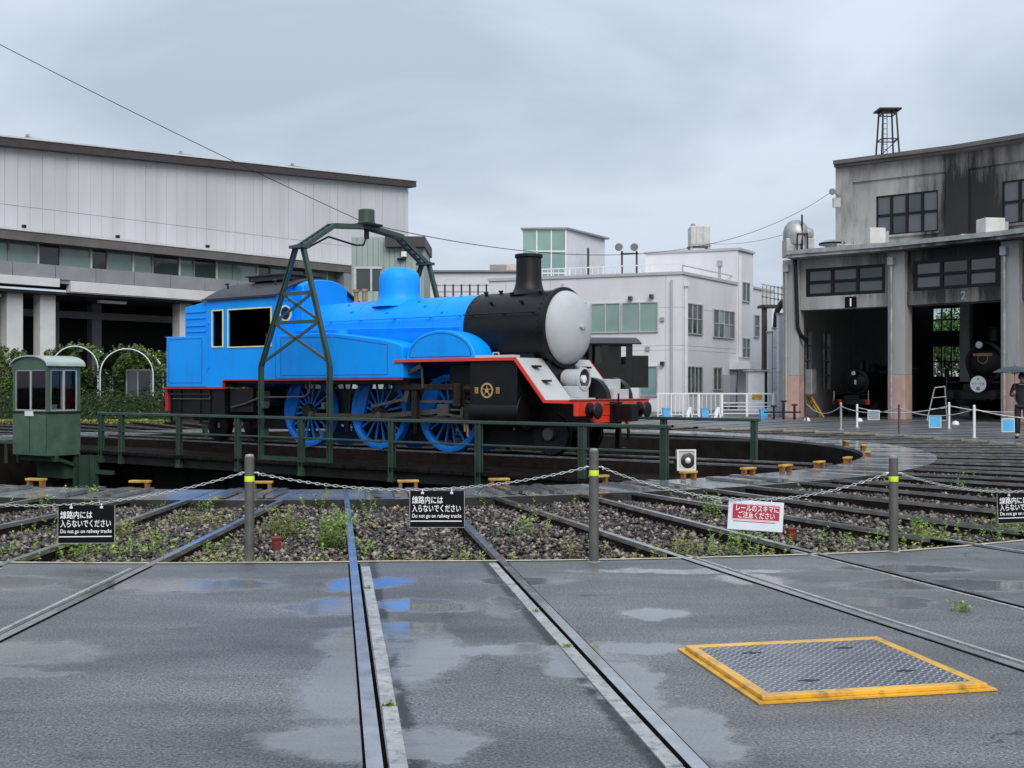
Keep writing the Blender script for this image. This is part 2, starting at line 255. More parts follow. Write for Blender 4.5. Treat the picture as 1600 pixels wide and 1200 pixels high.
def leafmat(name, a, b_):
    m = bpy.data.materials.new(name); m.use_nodes = True; t = m.node_tree; b = t.nodes['Principled BSDF']; L = t.links
    g = N(t, 'ShaderNodeNewGeometry'); r = N(t, 'ShaderNodeValToRGB'); r.color_ramp.elements[0].color = (*a, 1); r.color_ramp.elements[1].color = (*b_, 1)
    L.new(g.outputs['Random Per Island'], r.inputs[0]); L.new(r.outputs[0], b.inputs['Base Color']); b.inputs['Roughness'].default_value = .45
    MATS[name] = m
leafmat('leaf_hedge', (.010, .028, .006), (.045, .085, .018)); leafmat('leaf_vine', (.025, .065, .010), (.13, .20, .035)); leafmat('leaf_weed', (.09, .19, .02), (.33, .43, .06))
leafmat('leaf_dry', (.14, .17, .03), (.36, .36, .09)); leafmat('leaf_tree', (.03, .10, .02), (.12, .24, .05))
def stonemat():
    m = bpy.data.materials.new('stones'); m.use_nodes = True; t = m.node_tree; b = t.nodes['Principled BSDF']; L = t.links
    g = N(t, 'ShaderNodeNewGeometry'); r = N(t, 'ShaderNodeValToRGB'); e = r.color_ramp.elements
    e[0].position = 0; e[0].color = (.010, .008, .007, 1); e[1].position = 1; e[1].color = (.42, .36, .31, 1)
    for p, c in ((.35, (.026, .020, .016)), (.6, (.072, .056, .043)), (.8, (.15, .118, .094)), (.93, (.26, .21, .165))):
        x = e.new(p); x.color = (*c, 1)
    L.new(g.outputs['Random Per Island'], r.inputs[0]); L.new(r.outputs[0], b.inputs['Base Color']); b.inputs['Roughness'].default_value = .35
    MATS['stones'] = m
    # ballast seen from far away and the dirt under the stones
    m = bpy.data.materials.new('ballast'); m.use_nodes = True; t = m.node_tree; b = t.nodes['Principled BSDF']; L = t.links
    g = N(t, 'ShaderNodeNewGeometry'); v = N(t, 'ShaderNodeTexVoronoi'); v.inputs['Scale'].default_value = 17; L.new(g.outputs['Position'], v.inputs['Vector'])
    s = N(t, 'ShaderNodeSeparateColor'); L.new(v.outputs['Color'], s.inputs[0])
    r = N(t, 'ShaderNodeValToRGB'); e = r.color_ramp.elements; e[0].color = (.008, .006, .005, 1); e[1].color = (.10, .078, .06, 1); x = e.new(.6); x.color = (.022, .017, .014, 1); L.new(s.outputs[0], r.inputs[0]); L.new(r.outputs[0], b.inputs['Base Color'])
    b.inputs['Roughness'].default_value = .85; b.inputs['Specular IOR Level'].default_value = .06
    bp = N(t, 'ShaderNodeBump'); bp.inputs['Distance'].default_value = .03; bp.inputs['Strength'].default_value = .8; bp.invert = True; L.new(v.outputs['Distance'], bp.inputs['Height']); L.new(bp.outputs[0], b.inputs['Normal'])
    MATS['ballast'] = m
    # checker plate
    m = bpy.data.materials.new('checker_plate'); m.use_nodes = True; t = m.node_tree; b = t.nodes['Principled BSDF']; L = t.links
    tcx = N(t, 'ShaderNodeTexCoord'); mp = N(t, 'ShaderNodeMapping'); mp.inputs['Rotation'].default_value = (0, 0, R_(45)); mp.inputs['Scale'].default_value = (30, 30, 1); L.new(tcx.outputs['Object'], mp.inputs[0])
    ck = N(t, 'ShaderNodeTexChecker'); ck.inputs['Scale'].default_value = 1; L.new(mp.outputs[0], ck.inputs[0])
    sp = N(t, 'ShaderNodeSeparateXYZ'); L.new(mp.outputs[0], sp.inputs[0])
    fx = mth('ABSOLUTE', mth('SUBTRACT', mth('FRACT', sp.outputs[0], tree=t), .5, tree=t), tree=t); fy = mth('ABSOLUTE', mth('SUBTRACT', mth('FRACT', sp.outputs[1], tree=t), .5, tree=t), tree=t)
    def lens(a, c): return mth('LESS_THAN', mth('ADD', mth('POWER', mth('DIVIDE', a, .46, tree=t), 2, tree=t), mth('POWER', mth('DIVIDE', c, .16, tree=t), 2, tree=t), tree=t), 1, tree=t)
    h = N(t, 'ShaderNodeMix'); h.data_type = 'FLOAT'; L.new(ck.outputs['Fac'], h.inputs['Factor']); L.new(lens(fx, fy), h.inputs['A']); L.new(lens(fy, fx), h.inputs['B'])
    cm = N(t, 'ShaderNodeMix'); cm.data_type = 'RGBA'; cm.inputs['A'].default_value = (.13, .13, .155, 1); cm.inputs['B'].default_value = (.55, .55, .58, 1); L.new(h.outputs['Result'], cm.inputs['Factor'])
    nn = N(t, 'ShaderNodeTexNoise'); nn.inputs['Scale'].default_value = 3; nn.inputs['Detail'].default_value = 5; L.new(tcx.outputs['Object'], nn.inputs['Vector'])
    c4 = N(t, 'ShaderNodeMix'); c4.data_type = 'RGBA'; c4.blend_type = 'MULTIPLY'; c4.inputs['Factor'].default_value = .6; L.new(cm.outputs['Result'], c4.inputs['A']); L.new(nn.outputs['Fac'], c4.inputs['B']); L.new(c4.outputs['Result'], b.inputs['Base Color'])
    b.inputs['Metallic'].default_value = .35
    rr = N(t, 'ShaderNodeMapRange'); rr.inputs[1].default_value = .35; rr.inputs[2].default_value = .65; rr.inputs[3].default_value = .12; rr.inputs[4].default_value = .5; L.new(nn.outputs['Fac'], rr.inputs[0]); L.new(rr.outputs[0], b.inputs['Roughness'])
    bp = N(t, 'ShaderNodeBump'); bp.inputs['Distance'].default_value = .003; L.new(h.outputs['Result'], bp.inputs['Height']); L.new(bp.outputs[0], b.inputs['Normal'])
    MATS['checker'] = m
stonemat()

# ------------------------------------------------------------ mesh building
class MB:
    def __init__(s): s.v = []; s.f = []
    def add(s, vs, fs):
        o = len(s.v); s.v += [tuple(map(float, p)) for p in vs]; s.f += [tuple(i+o for i in f) for f in fs]; return s
    def box(s, x0, x1, y0, y1, z0, z1):
        return s.add([(x0,y0,z0),(x1,y0,z0),(x1,y1,z0),(x0,y1,z0),(x0,y0,z1),(x1,y0,z1),(x1,y1,z1),(x0,y1,z1)], BOXF)
    def fbox(s, P, u, s0, s1, d0, d1, z0, z1, z1b=None):
        """box on a wall: s along u from P, d towards the wall's right-hand normal (u rotated -90), z up"""
        n = (u[1], -u[0]); z1b = z1 if z1b is None else z1b
        pt = lambda a, d, z: (P[0]+u[0]*a+n[0]*d, P[1]+u[1]*a+n[1]*d, z)
        return s.add([pt(s0,d1,z0),pt(s1,d1,z0),pt(s1,d0,z0),pt(s0,d0,z0),pt(s0,d1,z1),pt(s1,d1,z1b),pt(s1,d0,z1b),pt(s0,d0,z1)], BOXF)
    def bar(s, a, b, wd, ht, up=(0,0,1)):
        a, b = Vector(a), Vector(b); d = (b-a).normalized(); u = Vector(up)
        if abs(d.dot(u)) > .98: u = Vector((1,0,0))
        x = d.cross(u).normalized(); y = x.cross(d).normalized(); x *= wd/2; y *= ht/2
        return s.add([a-x-y,a+x-y,b+x-y,b-x-y,a-x+y,a+x+y,b+x+y,b-x+y], BOXF)
    def tube(s, a, b, r, n=10, r2=None, cap=True):
        a, b = Vector(a), Vector(b); r2 = r if r2 is None else r2
        d = (b-a).normalized(); u = Vector((0,0,1)) if abs(d.z) < .95 else Vector((1,0,0))
        x = d.cross(u).normalized(); y = x.cross(d)
        vs = []
        for c, q in ((a, r), (b, r2)):
            vs += [c+x*(q*math.cos(2*math.pi*i/n))+y*(q*math.sin(2*math.pi*i/n)) for i in range(n)]
        fs = [(i, (i+1)%n, n+(i+1)%n, n+i) for i in range(n)]
        if cap: fs += [tuple(range(n))[::-1], tuple(range(n, 2*n))]
        return s.add(vs, fs)
    def path(s, pts, r, n=6):
        for a, b in zip(pts, pts[1:]): s.tube(a, b, r, n)
        return s
    def lathe(s, prof, n=32, c=(0,0,0), axis='z', a0=0, a1=2*math.pi, sy=1.):
        """profile of (radius, height) turned about an axis through c"""
        full = abs(a1-a0-2*math.pi) < 1e-6; m = n if full else n+1
        vs = []
        for (r, h) in prof:
            for i in range(m):
                a = a0+(a1-a0)*i/n; p, q = r*math.cos(a), r*math.sin(a)*sy
                vs.append({'z': (c[0]+p, c[1]+q, c[2]+h), 'x': (c[0]+h, c[1]+p, c[2]+q), 'y': (c[0]+p, c[1]+h, c[2]+q)}[axis])
        fs = []
        for j in range(len(prof)-1):
            for i in range(n if full else m-1):
                k = (i+1) % m
                fs.append((j*m+i, j*m+k, (j+1)*m+k, (j+1)*m+i))
        return s.add(vs, fs)
    def prism(s, poly, y0, y1, plane='xz'):
        n = len(poly)
        f = {'xz': lambda p, h: (p[0], h, p[1]), 'xy': lambda p, h: (p[0], p[1], h), 'yz': lambda p, h: (h, p[0], p[1])}[plane]
        vs = [f(p, y0) for p in poly]+[f(p, y1) for p in poly]
        fs = [tuple(range(n)), tuple(range(n, 2*n))[::-1]]+[(i, i+n, (i+1)%n+n, (i+1)%n) for i in range(n)]
        return s.add(vs, fs)
    def mesh(s, name, mat, smooth=None):
        me = bpy.data.meshes.new(name); me.from_pydata(s.v, [], s.f); me.update()
        import bmesh
        b = bmesh.new(); b.from_mesh(me); bmesh.ops.recalc_face_normals(b, faces=b.faces); b.to_mesh(me); b.free()
        if smooth:
            me.shade_smooth(); me.set_sharp_from_angle(angle=R_(smooth))
        me.materials.append(MATS[mat]); return me
    def build(s, name, mat, parent=None, smooth=None, bevel=0., label=None, loc=None):
        o = bpy.data.objects.new(name, s.mesh(name, mat, smooth)); col.objects.link(o); o.parent = parent
        if loc: o.location = loc
        if bevel:
            b = o.modifiers.new('bevel', 'BEVEL'); b.width = bevel; b.segments = 2; b.limit_method = 'ANGLE'; b.angle_limit = R_(40)
        if label: o['label'] = label
        return o
BOXF = [(0,3,2,1),(4,5,6,7),(0,1,5,4),(1,2,6,5),(2,3,7,6),(3,0,4,7)]
def tag(o, label, cat, group=None):
    o['label'] = label; o['category'] = cat
    if group: o['group'] = group
    return o
def thing(name, label, cat, loc=(0,0,0), rz=0., group=None):
    o = bpy.data.objects.new(name, None); col.objects.link(o); o.location = loc; o.rotation_euler = (0,0,rz); o.empty_display_size = .2
    return tag(o, label, cat, group)
def inst(me, name, parent, loc=(0,0,0), rz=0., scale=None):
    o = bpy.data.objects.new(name, me); col.objects.link(o); o.parent = parent; o.location = loc; o.rotation_euler = (0,0,rz)
    if scale: o.scale = scale
    return o
def struct(o): o['kind'] = 'structure'; return o
def lettering(text, size, mat, parent, loc, rot, name='lettering', align='LEFT', width=None, bold=0., thick=.0008):
    cu = bpy.data.curves.new('t', 'FONT'); cu.body = text; cu.size = size; cu.extrude = thick; cu.align_x = align; cu.offset = bold
    to = bpy.data.objects.new('t', cu); col.objects.link(to); bpy.context.view_layer.update()
    me = bpy.data.meshes.new_from_object(to.evaluated_get(bpy.context.evaluated_depsgraph_get())); bpy.data.objects.remove(to)
    me.materials.clear(); me.materials.append(MATS[mat])
    o = bpy.data.objects.new(name, me); col.objects.link(o); o.parent = parent; o.location = loc; o.rotation_euler = rot
    if width and len(me.vertices):
        xs = [v.co.x for v in me.vertices]; k = width/(max(xs)-min(xs)); o.scale = (k, 1, 1)
    return o
def leaves(n, sampler, size, name, mat, parent=None, up=.3):
    """n small leaf faces spread by sampler(n) -> points; one mesh"""
    P = sampler(n); k = len(P)
    a = rng.normal(size=(k, 3)); a[:, 2] *= .6; a /= np.linalg.norm(a, axis=1)[:, None]
    b = np.cross(a, rng.normal(size=(k, 3))); b /= np.linalg.norm(b, axis=1)[:, None]
    sz = size*rng.uniform(.6, 1.3, (k, 1))
    V = np.stack([P-a*sz, P+b*sz*.5, P+a*sz, P-b*sz*.5], 1).reshape(-1, 3)
    F = np.arange(4*k).reshape(-1, 4)
    me = bpy.data.meshes.new(name); me.from_pydata(V.tolist(), [], F.tolist()); me.materials.append(MATS[mat])
    o = bpy.data.objects.new(name, me); col.objects.link(o); o.parent = parent
    return o
def wx(px, Y): return (px-800)*Y/FPX           # world X of a bearing at depth Y
def wz(py, Y): return CAMH+(604-py)*Y/FPX      # world height of a sight line at depth Y
CT = (-3.3, 25.4)                              # pivot of the turntable
def pol(r, phi):                               # phi: degrees from the pivot's near side towards the right
    a = R_(phi); return (CT[0]+r*math.sin(a), CT[1]-r*math.cos(a))
# ============================================================ ground, pit, tracks
def ring_sheet(rf0, rf1, p0, p1, n, z, steps=1):
    m = MB(); vs = []; 
    for i in range(n+1):
        ph = p0+(p1-p0)*i/n
        r0, r1 = rf0(ph), rf1(ph)
        for j in range(steps+1):
            k = (j/steps)**2 if steps > 1 else j
            vs.append((*pol(r0+(r1-r0)*k, ph), z))
    fs = []
    for i in range(n):
        for j in range(steps):
            a = i*(steps+1)+j; fs.append((a, a+1, a+steps+2, a+steps+1))
    return m.add(vs, fs)
RP, RR = 10.75, 12.1                # pit radius, outer radius of its concrete ring
ZB = -.118                           # ballast level; rail tops lie at 0
struct(ring_sheet(lambda p: RP+.1, lambda p: 1500, 0, 360, 96, ZB, 8).build('ground', 'ballast'))
def edge(ph):                        # where the ballast ends and the paving begins
    pts = [(-90, 17.0), (-20, 16.95), (-2, 16.85), (8, 16.95), (14, 17.2), (22, 17.5), (30, 17.4), (60, 16.2), (95, 15.3), (140, 15.3), (166, 19.5), (178, 21)]
    return float(np.interp(ph, [a for a, b in pts], [b for a, b in pts]))
P0, P1 = -88, 178
pv = ring_sheet(edge, lambda p: 150, P0, P1, 133, 0, 10)
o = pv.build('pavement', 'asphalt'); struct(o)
m = MB()
for i in range(133):
    a, b = P0+(P1-P0)*i/133, P0+(P1-P0)*(i+1)/133
    q = [pol(edge(a)-.05, a), pol(edge(b)-.05, b), pol(edge(b)+.0, b), pol(edge(a)+.0, a)]
    zt = .006
    m.add([(*q[0], ZB-.05), (*q[1], ZB-.05), (*q[1], zt), (*q[0], zt), (*q[2], zt), (*q[3], zt)], [(0,1,2,3), (3,2,4,5)])
struct(m.build('kerb', 'kerb'))
# concrete ring round the pit, pit wall and pit floor
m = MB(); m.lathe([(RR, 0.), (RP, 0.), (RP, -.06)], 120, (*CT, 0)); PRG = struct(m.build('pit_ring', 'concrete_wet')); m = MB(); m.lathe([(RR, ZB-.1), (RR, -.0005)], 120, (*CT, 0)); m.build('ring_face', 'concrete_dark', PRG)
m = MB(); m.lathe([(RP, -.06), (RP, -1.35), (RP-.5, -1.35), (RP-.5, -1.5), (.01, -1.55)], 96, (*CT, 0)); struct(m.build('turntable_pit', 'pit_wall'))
m = MB(); m.lathe([(RP-.62, -1.35), (RP-.62, -1.24), (RP-.69, -1.24), (RP-.69, -1.35)], 96, (*CT, 0)); struct(m.build('pit_rail', 'rail_top'))

# tracks: one pair of rails on every bearing of the fan
def rail_mesh(r0, r1):
    m = MB(); n = max(1, int((r1-r0)/6))
    m.box(-.030, .030, r0, r1, -.030, .009); a = m.mesh('rail', 'rail_top')
    k = MB(); k.box(-.022, .022, r0, r1, -.13, -.030); k.box(-.06, .06, r0, r1, ZB-.01, -.125); b = k.mesh('rail_web', 'rail_rust')
    return a, b
RM = {L: rail_mesh(10.8, L) for L in (26.0, 44.0, 60.)}
GA = .566
blk = [MB().box(-.032, .032, -.452, .452, -.02, .007).mesh('concrete_block', 'block_concrete')]
gap = MB().box(-.048, .040, 17.0, 44, -.03, .0035).mesh('flangeway', 'groove')
gap2 = MB().box(-.040, .048, 17.0, 44, -.03, .0035).mesh('flangeway', 'groove')
edg = MB().box(-.014, .014, 17.1, 44, -.02, .006).mesh('edge_strip', 'block_concrete')
plk = MB().box(-.046, .046, 11.02, 11.95, .012, .05).mesh('plank', 'plank_wet')
gapf = MB().box(-.075, .075, 15.4, 30, -.03, .0035).mesh('flangeway', 'groove')
for k in range(-5, 36):
    ph = 8.77*k+(.21 if k == 1 else 0)
    t = bpy.data.objects.new('railway_track', None); col.objects.link(t); t.location = (*CT, 0); t.rotation_euler = (0, 0, R_(ph)+math.pi); struct(t)
    L = 44.0 if (k <= 4 or 14 <= k <= 17) else 26.0
    for s in (-1, 1):
        ro = inst(RM[L][0], 'rail', t, (s*GA, 0, 0)); inst(RM[L][1], 'rail_web', ro)
    if -3 <= k <= 4:
        for s, gm in ((-1, gap2), (1, gap)): inst(gm, 'flangeway', t, (s*(GA-.0), 0, 0))
    elif 10 <= k <= 18:
        for s in (-1, 1): inst(gapf, 'flangeway', t, (s*GA, 0, 0))
    if k == 1:
        for s in (-1, 1):
            r = 17.62
            while r < 25.5:
                b = inst(blk[0], 'concrete_block', t, (s*(GA-.086), r+random.uniform(-.01, .01), random.uniform(-.001, .002)), random.uniform(-.006, .006)); r += .925
    if k in (-1, 0, 2, 3):
        for s in (-1, 1): inst(edg, 'edge_strip', t, (s*(GA-.088), 0, 0))
    if -2 <= k <= 4:
        for j in range(7): inst(plk, 'plank', t, (-.36+.12*j+random.uniform(-.006, .006), random.uniform(-.02, .02), random.uniform(-.012, .004)), random.uniform(-.012, .012))

# crushed stone between the rails, near side
def ballast_stones(n, r0, r1, p0, p1, s0, s1):
    pts = []
    r = np.sqrt(rng.uniform(r0**2, r1**2, n)); ph = np.radians(rng.uniform(p0, p1, n))
    e = np.array([edge(math.degrees(a)) for a in ph]); ok = r < e-.09; r, ph = r[ok], ph[ok]; n = len(r)
    x = CT[0]+r*np.sin(ph); y = CT[1]-r*np.cos(ph)
    und = .012*np.sin(x*3.1+y*1.7)+.010*np.sin(x*1.3-y*2.9)
    z = ZB+und+rng.uniform(-.005, .035, n)
    base = np.array([(1,0,0),(-1,0,0),(0,1,0),(0,-1,0),(0,0,1),(0,0,-1)], float)
    V = base[None]*(1+rng.uniform(-.35, .35, (n, 6, 1)))+rng.uniform(-.3, .3, (n, 6, 3))
    V *= rng.uniform(s0, s1, (n, 1, 1))*np.array([1, 1, .72])
    V[:, :, 0] += x[:, None]; V[:, :, 1] += y[:, None]; V[:, :, 2] += z[:, None]
    F0 = np.array([(0,2,4),(2,1,4),(1,3,4),(3,0,4),(2,0,5),(1,2,5),(3,1,5),(0,3,5)])
    F = (F0[None]+6*np.arange(n)[:, None, None]).reshape(-1, 3)
    me = bpy.data.meshes.new('ballast_stones'); V = V.reshape(-1, 3)
    me.vertices.add(len(V)); me.vertices.foreach_set('co', V.ravel()); me.loops.add(F.size); me.loops.foreach_set('vertex_index', F.ravel())
    me.polygons.add(len(F)); me.polygons.foreach_set('loop_start', np.arange(0, F.size, 3)); me.update(calc_edges=True)
    me.materials.append(MATS['stones']); o = bpy.data.objects.new('ballast_stones', me); col.objects.link(o)
    o['kind'] = 'stuff'; return o
st = ballast_stones(80000, RR, 17.5, -26, 66, .013, .038); tag(st, 'brown and grey crushed stone ballast between the near rails', 'ballast')

# yellow rail-end chocks on the pit's rim
def chock(ph, off, r, label, sc=1., big=True):
    t = thing('rail_chock', label, 'chock', (*pol(r, ph), 0), R_(ph), 'yellow chocks round the pit rim')
    t.location.x += off*math.cos(R_(ph)); t.location.y += off*math.sin(R_(ph))
    MB().box(-.14*sc, .14*sc, -.05, .05, .095, .125).build('top_plate', 'yellow', t, bevel=.006)
    MB().box(.08*sc, .12*sc, -.04, .04, -.02, .095).build('leg', 'rust_orange', t)
    if big: MB().box(-.12*sc, -.08*sc, -.04, .04, -.02, .095).build('leg', 'rust_orange', t)
for (px, py, lb, bg_) in ((95, 757, 'yellow steel chock on the pit rim below the green control cabin', True), (252, 759, 'yellow one-legged chock on the pit rim left of the blue rail', False), (425, 760, 'yellow chock on the pit rim just right of the leftmost chain post', True), (765, 757, 'yellow chock on the pit rim just right of the middle black sign', True),
        (635, 762, 'low yellow chock on the pit rim behind the left edge of the middle black sign', True), (940, 757, 'yellow chock on the pit rim behind the middle chain post', True), (1062, 748, 'yellow chock on the pit rim below the square floodlight', True), (1168, 743, 'yellow chock on the rim right of the floodlight, nearer one', True),
        (1212, 737, 'flat yellow chock beyond the floodlight, second to its right', True), (1300, 733, 'yellow chock left of the right chain post, low on the rim', True), (1326, 725, 'yellow chock left of the right chain post, upper of two', True), (1318, 714, 'small yellow chock beyond the upper one near the right chain post', True), (1290, 703, 'rusty yellow chock high on the far right rim of the pit', True), (1203, 697, 'upright yellow chock on the far rim right of the second green railing', True)):
    Y = FPX*CAMH/(py-604); X = wx(px, Y); ph = math.degrees(math.atan2(X-CT[0], -(Y-CT[1]))); chock(ph, 0, RP+.12, lb, 1.0, bg_)

# ============================================================ turntable bridge
BRZ = -R_(36)
T = thing('turntable_bridge', 'dark green railway turntable bridge with handrails, arched gantry and control cabin', 'turntable', (*CT, 0), BRZ)
for y in (-1.05, 1.05):
    m = MB(); m.prism([(-10.45, -.62), (-7, -1.18), (7, -1.18), (10.45, -.62), (10.45, -.34), (-10.45, -.34)], y-.04, y+.04); m.box(-10.45, 10.45, y-.16, y+.16, -.36, -.33)
    for i in range(14): m.box(-9.1+i*1.4-.02, -9.1+i*1.4+.02, y-.14, y+.14, -1.05 if abs(-9.1+i*1.4) < 7.3 else -.75, -.34)
    m.build('girder', 'green_dark', T)
for y in (-2.1, 2.1):
    m = MB(); m.box(-9.3, 9.3, y-.05, y+.05, -.52, -.30)
    for i in range(11): m.bar((-8.5+1.7*i, y, -.45), (-8.5+1.7*i, math.copysign(1.05, y), -.75), .07, .07)
    m.build('side_beam', 'green_dark', T)
dk = MB().box(-.125, .125, -2.25, 2.25, -.30, -.235).mesh('deck_plank', 'deck_wood')
for i in range(73):
    x = -10.0+i*.278; inst(dk, 'deck_plank', T, (x, random.uniform(-.02, .02), random.uniform(-.004, .004)))
for y in (-GA, GA): rl = MB().box(-10.6, 10.6, y-.03, y+.03, -.035, 0).build('rail', 'rail_top', T); MB().box(-10.6, 10.6, y-.025, y+.025, -.235, -.035).build('rail_web', 'rail_rust', rl)
postm = MB().box(-.06, .06, -.012, .012, -.45, .68).box(-.06, -.045, -.05, .05, -.45, .68).box(.045, .06, -.05, .05, -.45, .68).box(-.07, .07, -.06, .06, -.52, -.45).mesh('railing_post', 'green_steel')
for y, xs, xa, xb in ((-2.2, (-6.86, -6.03, -3.82, -1.78, .22, 2.76, 4.92, 7.18, 8.78), -7.0, 8.9), (2.2, (-8.4, -6.2, -4.0, -1.8, .3, 2.4, 4.4, 6.4, 8.42), -8.5, 8.55)):
    for x in xs: inst(postm, 'railing_post', T, (x, y, 0))
    m = MB(); m.box(xa, xb, y-.035, y+.035, .655, .72); m.build('handrail', 'green_steel', T, bevel=.012)
    m = MB(); m.box(xa+.1, xb-.1, y-.02, y+.02, .25, .29); m.build('middle_rail', 'green_steel', T, bevel=.008)
for x in (-8.2, 8.2, -9.6, 9.6):
    m = MB(); m.tube((x, -1.7, -1.25), (x, -1.6, -1.25), .22, 20); m.build('carrier_wheel', 'greasy', T, smooth=40)
MB().box(-10.1, -9.1, -1.2, 1.2, -1.25, -.7).build('end_carriage', 'green_dark', T); MB().box(9.1, 10.1, -1.2, 1.2, -1.25, -.7).build('end_carriage', 'green_dark', T)
m = MB(); m.tube((0, 0, -1.6), (0, 0, -.35), .8, 24); m.build('pivot', 'green_dark', T, smooth=40)
# gantry: two lattice trestles and a cranked arch carrying the collector drum
m = MB(); W_ = .15
arch = [(0, -2.05, 4.30), (0, -1.1, 4.87), (0, 0, 4.97), (0, 1.1, 4.87), (0, 2.05, 4.30)]
for a, b in zip(arch, arch[1:]):
    for dx in (-.10, .10): m.bar((a[0]+dx, a[1], a[2]), (b[0]+dx, b[1], b[2]), .045, .10)
    n = 6
    for i in range(n+1):
        p = Vector(a).lerp(Vector(b), i/n); m.bar((p.x-.1, p.y, p.z+.03), (p.x+.1, p.y, p.z+.03), .07, .03)
G_ = m.build('gantry_arch', 'green_steel', T)
for y in (-2.05, 2.05):
    for x0, sx in ((-1.2, -1), (.9, 1)):
        k = MB(); xa = sx*.09
        for (p, q) in (((x0, y, -.45), (x0, y, 1.78)), ((x0, y, 1.78), (xa, y, 4.36))):
            k.bar(p, q, .085, .022, (0, 1, 0)); k.bar((p[0]-.042, p[1], p[2]), (q[0]-.042, q[1], q[2]), .016, .09, (0, 1, 0)); k.bar((p[0]+.042, p[1], p[2]), (q[0]+.042, q[1], q[2]), .016, .09, (0, 1, 0))
        for z in (0.35, .95): k.box(x0-.13*sx-.03, x0-.13*sx+.03, y-.08, y+.08, z-.07, z+.07)
        k.build('leg', 'green_steel', G_)
    L_ = lambda z: -1.2+(1.2-.09)*(z-1.78)/2.58
    R2 = lambda z: .9-(.9-.09)*(z-1.78)/2.58
    for z in (2.72, 3.33): MB().bar((L_(z), y, z), (R2(z), y, z), .05, .075).build('tie', 'green_steel', G_)
    for (za, zb) in ((2.72, 3.33), (1.86, 2.72)):
        MB().bar((L_(za), y, za), (R2(zb), y, zb), .03, .06).build('brace', 'green_steel', G_); MB().bar((R2(za), y, za), (L_(zb), y, zb), .03, .06).build('brace', 'green_steel', G_)
    MB().bar((-1.2, y, -.2), (.9, y, -.2), .05, .1).build('tie', 'green_steel', G_)
    m = MB(); m.box(-.2, .2, y-.12, y+.12, 4.28, 4.34); m.build('head_plate', 'green_steel', G_)
m = MB(); m.lathe([(0, 5.36), (.17, 5.36), (.185, 5.34), (.185, 5.08), (.20, 5.07), (.20, 5.02), (0, 5.02)], 24); m.build('collector_drum', 'green_steel', G_, smooth=35)
m = MB(); m.box(-.26, .26, -.26, .26, 4.98, 5.03); m.tube((0, 0, 4.7), (0, 0, 5.0), .06, 12); m.build('drum_base', 'loco_black', G_)
m = MB(); m.path([(0, -1.9, 4.28), (0, -1.2, 4.62), (0, -.35, 4.52), (0, -.1, 4.55), (0, 0, 4.75)], .022, 6); m.build('conduit', 'loco_black', G_)
# control cabin at the bridge's end
cab_ = MB(); x0, x1, y0, y1, zb, zt = -9.2, -7.66, -3.15, -2.25, -.29, 1.86; zs, zw = .75, 1.77; tk = .05
cab_.box(x0, x1, y0, y0+tk, zb, zs); cab_.box(x0, x1, y1-tk, y1, zb, zs); cab_.box(x0, x0+tk, y0+tk, y1-tk, zb, zs); cab_.box(x1-tk, x1, y0+tk, y1-tk, zb, zs)
cab_.box(x0, x1, y0, y1, zb-.06, zb); cab_.box(x0, x1, y0, y0+tk, zw, zt); cab_.box(x0, x1, y1-tk, y1, zw, zt); cab_.box(x0, x0+tk, y0+tk, y1-tk, zw, zt); cab_.box(x1-tk, x1, y0+tk, y1-tk, zw, zt)
for x in (x0, x1-.09):
    for y in (y0, y1-.09): cab_.box(x+.002, x+.088, y+.002, y+.088, zs, zw)
CB = cab_.build('control_cabin', 'green_booth', T, label='weathered green control cabin with windows and a curved pale roof')
m = MB(); n = 12; yc = (y0+y1)/2; hw = (y1-y0)/2+.08
# the roof arches over the cabin's length
xc = (x0+x1)/2; hx = (x1-x0)/2+.06; pr = []
for i in range(n+1):
    a = math.pi*i/n; pr.append((xc-hx*math.cos(a), zt+.03+.24*math.sin(a)))
m.prism(pr+[(p[0], p[1]-.035) for p in pr[::-1]], y0-.06, y1+.10); m.build('roof', 'booth_roof', CB, smooth=30)
m = MB(); m.prism([(xc-hx*.96, zt)]+[(p[0]*.98+xc*.02, p[1]-.03) for p in pr]+[(xc+hx*.96, zt)], y0+.003, y0+.03); m.build('gable', 'green_booth', CB)
m = MB(); m.prism([(xc-hx*.96, zt)]+[(p[0]*.98+xc*.02, p[1]-.03) for p in pr]+[(xc+hx*.96, zt)], y1-.03, y1-.003); m.build('gable', 'green_booth', CB)
def sash(axis, fix, a, b, z0, z1, nm=2):
    for i in range(nm):
        p, q = a+(b-a)*i/nm, a+(b-a)*(i+1)/nm
        f = MB(); d0, d1 = fix-.012+.008*i, fix+.012+.008*i
        for (u0, u1, v0, v1) in ((p, q, z0, z0+.03), (p, q, z1-.03, z1), (p, p+.03, z0+.03, z1-.03), (q-.03, q, z0+.03, z1-.03)):
            if axis == 'y': f.box(u0, u1, d0, d1, v0, v1)
            else: f.box(d0, d1, u0, u1, v0, v1)
        fo = f.build('window_frame', 'alu', CB); g = MB()
        if axis == 'y': g.box(p+.03, q-.03, fix-.003, fix+.003, z0+.03, z1-.03)
        else: g.box(fix-.003, fix+.003, p+.03, q-.03, z0+.03, z1-.03)
        g.build('pane', 'pane_clear', CB)
sash('y', y0+.03, x0+.09, x1-.09, zs, zw); sash('x', x1-.03, y0+.09, y1-.09, zs, zw); sash('x', x0+.03, y0+.09, y1-.09, zs, zw); sash('y', y1-.03, x0+.09, x1-.09, zs, zw)
MB().box(x0-.02, x1+.02, y0-.02, y0-.001, zs-.06, zs-.02).build('sill', 'green_dark', CB); MB().box(x1+.001, x1+.02, y0, y1, zs-.06, zs-.02).build('sill', 'green_dark', CB)
